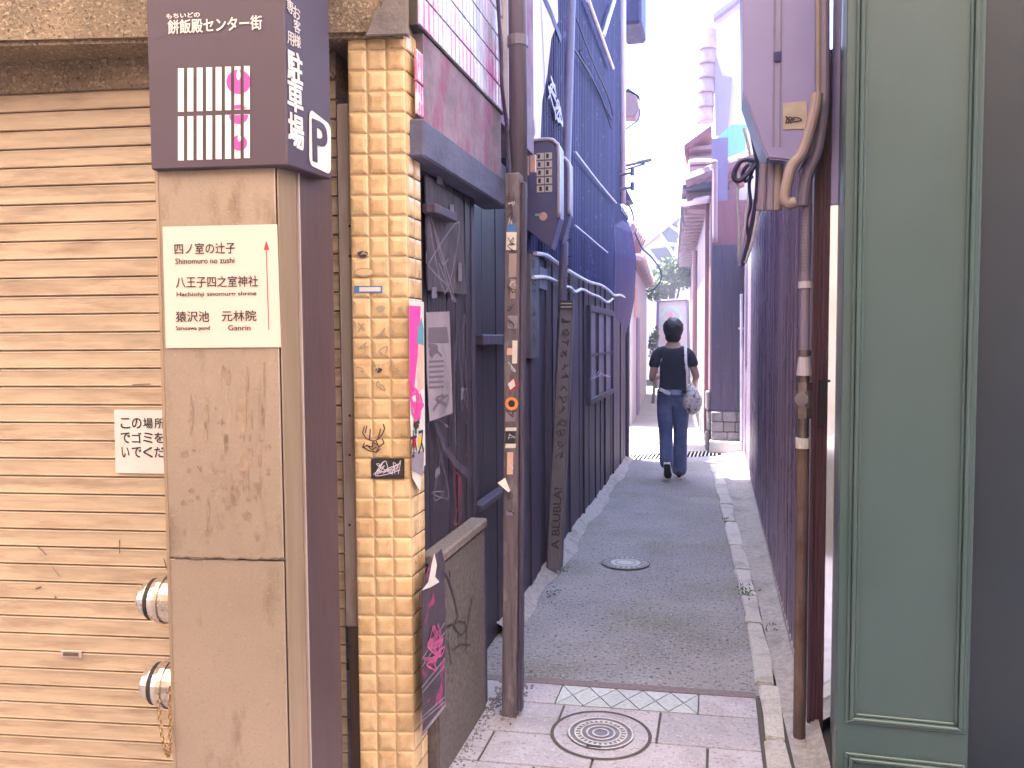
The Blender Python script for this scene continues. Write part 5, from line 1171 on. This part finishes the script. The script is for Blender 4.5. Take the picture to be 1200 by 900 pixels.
def hand(wr, ha, side):
    w_ = P_(wr); d = (P_(ha)-w_).normalized(); s_ = d.cross(zz).normalized(); u_ = s_.cross(d)
    body.tube([w_-d*.01, w_+d*.03, w_+d*.075], [.022, .034, .030], 8)
    for i, L_ in enumerate((.06, .072, .066, .05)):
        b0 = w_+d*.07+s_*(.012*(i-1.5)*1.5); body.tube([b0, b0+d*L_*.5-u_*.006, b0+d*L_*.8-u_*.03, b0+d*L_*.75-u_*.05], [.009, .0085, .008, .006], 6)
    b0 = w_+d*.025+s_*side*.026; body.tube([b0, b0+d*.03+s_*side*.018, b0+d*.055+s_*side*.014], [.011, .0095, .007], 6)
hand('wrl', 'hal', 1); hand('wrr', 'har', -1)
bo = body.build('body', 'skin', per, smooth=True)
mb = MB()
for sx in (-1, 1): mb.ball(hc+V((sx*.03, .082, .008)), .012, .008, .008, 8, 6)
mb.build('eyes', 'ink', per); mb = MB(); mb.ball(hc+V((0, .088, -.068)), .024, .008, .006, 8, 6); mb.build('mouth', 'redscr', per)
# t-shirt
sk_ = ['pelt', 'wai', 'che', 'nec', 'shl', 'sll', 'shr', 'slr']
J['pelt'] = (0, 0, .892); J['sll'] = (-.193, .005, 1.09); J['slr'] = (.205, .01, 1.10)
sr = dict(pelt=(.142, .108), wai=(.138, .104), che=(.142, .108), nec=(.075, .06), shl=(.058, .060), sll=(.054, .060), shr=(.058, .060), slr=(.054, .060))
se = [('pelt', 'wai'), ('wai', 'che'), ('che', 'nec'), ('nec', 'shl'), ('shl', 'sll'), ('nec', 'shr'), ('shr', 'slr')]
ii = {k_: i for i, k_ in enumerate(sk_)}
vs, fs = skin([P_(k_) for k_ in sk_], [(ii[a], ii[c]) for a, c in se], [sr[k_] for k_ in sk_], 1)
mb = MB(); mb.add(vs, fs); mb.build('t_shirt', 'shirt', per, smooth=True)
# jeans
jk = ['wj', 'pel', 'hil', 'kl', 'al', 'hir', 'kr', 'ar']; J['wj'] = (0, 0, .97); J['kl'] = (-.068, .02, .45); J['al'] = (-.046, -.125, .115); J['kr'] = (.074, .05, .45); J['ar'] = (.064, .065, .018)
jr = dict(wj=(.120, .090), pel=(.148, .115), hil=(.084, .10), kl=(.066, .072), al=(.066, .075), hir=(.084, .10), kr=(.066, .072), ar=(.07, .08))
je = [('wj', 'pel'), ('pel', 'hil'), ('hil', 'kl'), ('kl', 'al'), ('pel', 'hir'), ('hir', 'kr'), ('kr', 'ar')]; ii = {k_: i for i, k_ in enumerate(jk)}
vs, fs = skin([P_(k_) for k_ in jk], [(ii[a], ii[c]) for a, c in je], [jr[k_] for k_ in jk], 1)
mb = MB(); mb.add(vs, fs); jn = mb.build('jeans', 'jeans', per, smooth=True)
mb = MB(); n_c = 20
for i in range(n_c):
    a, c = 2*math.pi*i/n_c, 2*math.pi*(i+1)/n_c; mb.quad(PC+V((.156*math.cos(a), .123*math.sin(a), .845)), PC+V((.156*math.cos(c), .123*math.sin(c), .845)), PC+V((.150*math.cos(c), .117*math.sin(c), .895)), PC+V((.150*math.cos(a), .117*math.sin(a), .895)))
M['wb'] = mat('pale_denim_waistband', (.22, .25, .38), .85, 0, .2, 20); mb.build('waistband', 'wb', jn)
mb = MB(); mb.obox(PC+V((-.125, -.125, .885)), V((.10, -.008, -.045)), V((0, .012, 0)), V((.012, 0, .03))); mb.build('belt_flap', 'sole', jn, bevel=.003)
# shoes
def shoe(heel, toe, upd, name):
    h, t = V(heel), V(toe); d = (t-h).normalized(); u_ = V(upd).normalized(); s_ = d.cross(u_).normalized(); L_ = (t-h).length
    mb = MB(); secs = [(0, .024, .07), (.12, .033, .085), (.4, .034, .075), (.7, .040, .05), (.92, .030, .035), (1, .012, .02)]
    vs = []; fs = []; n = 10
    for (q_, w_, hh) in secs:
        for j in range(n):
            a = 2*math.pi*j/n; vs.append(h+d*(L_*q_)+s_*(w_*math.cos(a))+u_*(hh*.5+.012+hh*.5*math.sin(a)))
    for i in range(len(secs)-1):
        for j in range(n): fs.append([i*n+j, i*n+(j+1) % n, (i+1)*n+(j+1) % n, (i+1)*n+j])
    fs += [list(range(n))[::-1], [(len(secs)-1)*n+j for j in range(n)]]
    mb.add(vs, fs); o = mb.build('shoe', 'black', per, smooth=True)
    mb = MB(); out = [(0, .0), (.03, .03), (.2, .037), (.45, .036), (.75, .044), (.95, .030), (1.02, 0)]
    P = [h+d*(L_*q_)+s_*w_ for q_, w_ in out]+[h+d*(L_*q_)-s_*w_ for q_, w_ in out[-2:0:-1]]; mb.prism([p-u_*.004 for p in P], u_*.024); mb.build('sole_edge', 'sole', o)
    P2 = [h+d*(L_*(.04+q_*.92))+s_*w_*.85-u_*.0065 for q_, w_ in out]+[h+d*(L_*(.04+q_*.92))-s_*w_*.85-u_*.0065 for q_, w_ in out[-2:0:-1]]; mb = MB(); mb.prism(P2, u_*.003); mb.build('sole_tread', 'rubber', o)
shoe(PC+V((.062, .0, .006)), PC+V((.075, .25, .006)), (0, 0, 1), 'shoe')
shoe(PC+V((-.045, -.17, .185)), PC+V((-.040, -.03, .012)), (0, .80, .6), 'shoe')
# hair: short dark crop with a fuller back
mb = MB(); mb.ball(hc+V((0, -.018, .018)), .100, .108, .105, 28, 20)
r = random.Random(5)
for i in range(len(mb.v)):
    v = mb.v[i]-hc
    if v.y > .05 and v.z < .05: v.y = .05+(v.y-.05)*.2
    if v.z < -.03: v = V((v.x*(1+.9*(v.z+.03)/.1*.45), v.y*.92-.004, v.z*1.22))
    mb.v[i] = hc+v*(1+.035*math.sin(v.x*90+v.z*40)*math.cos(v.z*55)+r.uniform(-.035, .04))
mb.ball(hc+V((0, -.035, -.07)), .078, .062, .062, 14, 10); mb.build('hair', 'hair', per, smooth=True)
mb = MB(); mb.tube([hc+V((-.05, .01, -.105)), hc+V((0, -.055, -.118)), hc+V((.05, .01, -.105))], .012, 8); 
# shoulder bag
bagc = PC+V((.165, -.035, .80))
bag = thing('shoulder_bag', 'pale patterned cloth shoulder bag hanging at the right hip of the walking person', 'bag', bagc)
mb = MB(); mb.ball(bagc+V((.02, 0, .0)), .096, .08, .15, 20, 14)
for i in range(len(mb.v)):
    v = mb.v[i]-bagc
    if v.z > 0: v.x *= 1-.42*(v.z/.15)**.8
    mb.v[i] = bagc+v*(1+.03*math.sin(11*v.x/.05+7*v.z/.05))
mb.build('pouch', 'bagcloth', bag, smooth=True)
mb = MB(); st_ = spline([bagc+V((.02, 0, .09)), bagc+V((-.005, -.05, .20)), PC+V((.135, -.125, 1.10)), PC+V((.125, -.095, 1.24)), PC+V((.12, .0, 1.315)), PC+V((.13, .09, 1.2)), bagc+V((.03, .12, .2)), bagc+V((.02, .02, .09))])
for i in range(len(st_)-1):
    a, c = st_[i], st_[i+1]; t = (c-a).normalized(); nn = (V((a.x-PC.x, a.y-PC.y, 0.2))).normalized(); q_ = t.cross(nn).normalized()*.016
    mb.obox(a-q_-nn*.002, c-a, q_*2, nn*.004)
mb.build('strap', 'bagcloth', bag)

# weeds in the kerb joints and grit in the corner behind the post
mb = MB(); rw = random.Random(12)
for cx, cy, n_, sp in ((872, 694, 34, .05), (876, 700, 20, .04), (905, 742, 10, .04), (893, 560, 40, .05), (851, 612, 18, .03), (648, 700, 26, .05), (660, 672, 20, .04)):
    c_ = G(cx, cy)
    for i in range(n_):
        p = c_+V((rw.gauss(0, sp*.45), rw.gauss(0, sp), rw.uniform(.012, .035))); a = V((rw.gauss(0, 1), rw.gauss(0, 1), rw.uniform(.2, 1.2))).normalized()*rw.uniform(.006, .013); q_ = a.orthogonal().normalized()*.004
        mb.quad(p-a, p-q_, p+a, p+q_)
tag(mb.build('weeds', 'leaf', loc=G(872, 694)), 'small green weeds growing in the kerb joints and along the wall foot', kind='stuff')
mb = MB()
for i in range(120):
    p = V((rw.uniform(-.84, -.70), rw.gauss(3.0, .10), .006)); mb.ball(p, rw.uniform(.003, .010), rw.uniform(.003, .010), rw.uniform(.002, .006), 6, 4)
for i in range(160):
    y_ = rw.uniform(2.35, 3.1); p = V((XL1+abs(rw.gauss(0, .02))+.004, y_, .005)); mb.ball(p, rw.uniform(.002, .006), rw.uniform(.002, .006), rw.uniform(.001, .004), 6, 4)
tag(mb.build('grit', 'concrete_dark', loc=(-.78, 3.0, 0)), 'dark grit and small stones gathered in the corner behind the wooden post', kind='stuff')
# ------------------------------------------------------------------ pale air added to stand in for the lens flare veil
mb = MB(); mb.box(-110, 110, -110, 110, -1.3, 14)
hzo = mb.build('flare_veil', 'white'); hzo['kind'] = 'stuff'; hzo['label'] = 'added pale violet air standing in for a lens flare veil'
hm = bpy.data.materials.new('flare_veil_air'); hm.use_nodes = True; ht = hm.node_tree; ht.nodes.clear()
vo = ht.nodes.new('ShaderNodeVolumePrincipled'); vo.inputs['Density'].default_value = VEIL_DENSITY; vo.inputs['Color'].default_value = (0.80, 0.78, 1.0, 1); vo.inputs['Anisotropy'].default_value = 0.2
ou = ht.nodes.new('ShaderNodeOutputMaterial'); ht.links.new(vo.outputs[0], ou.inputs['Volume']); hzo.data.materials.clear(); hzo.data.materials.append(hm)
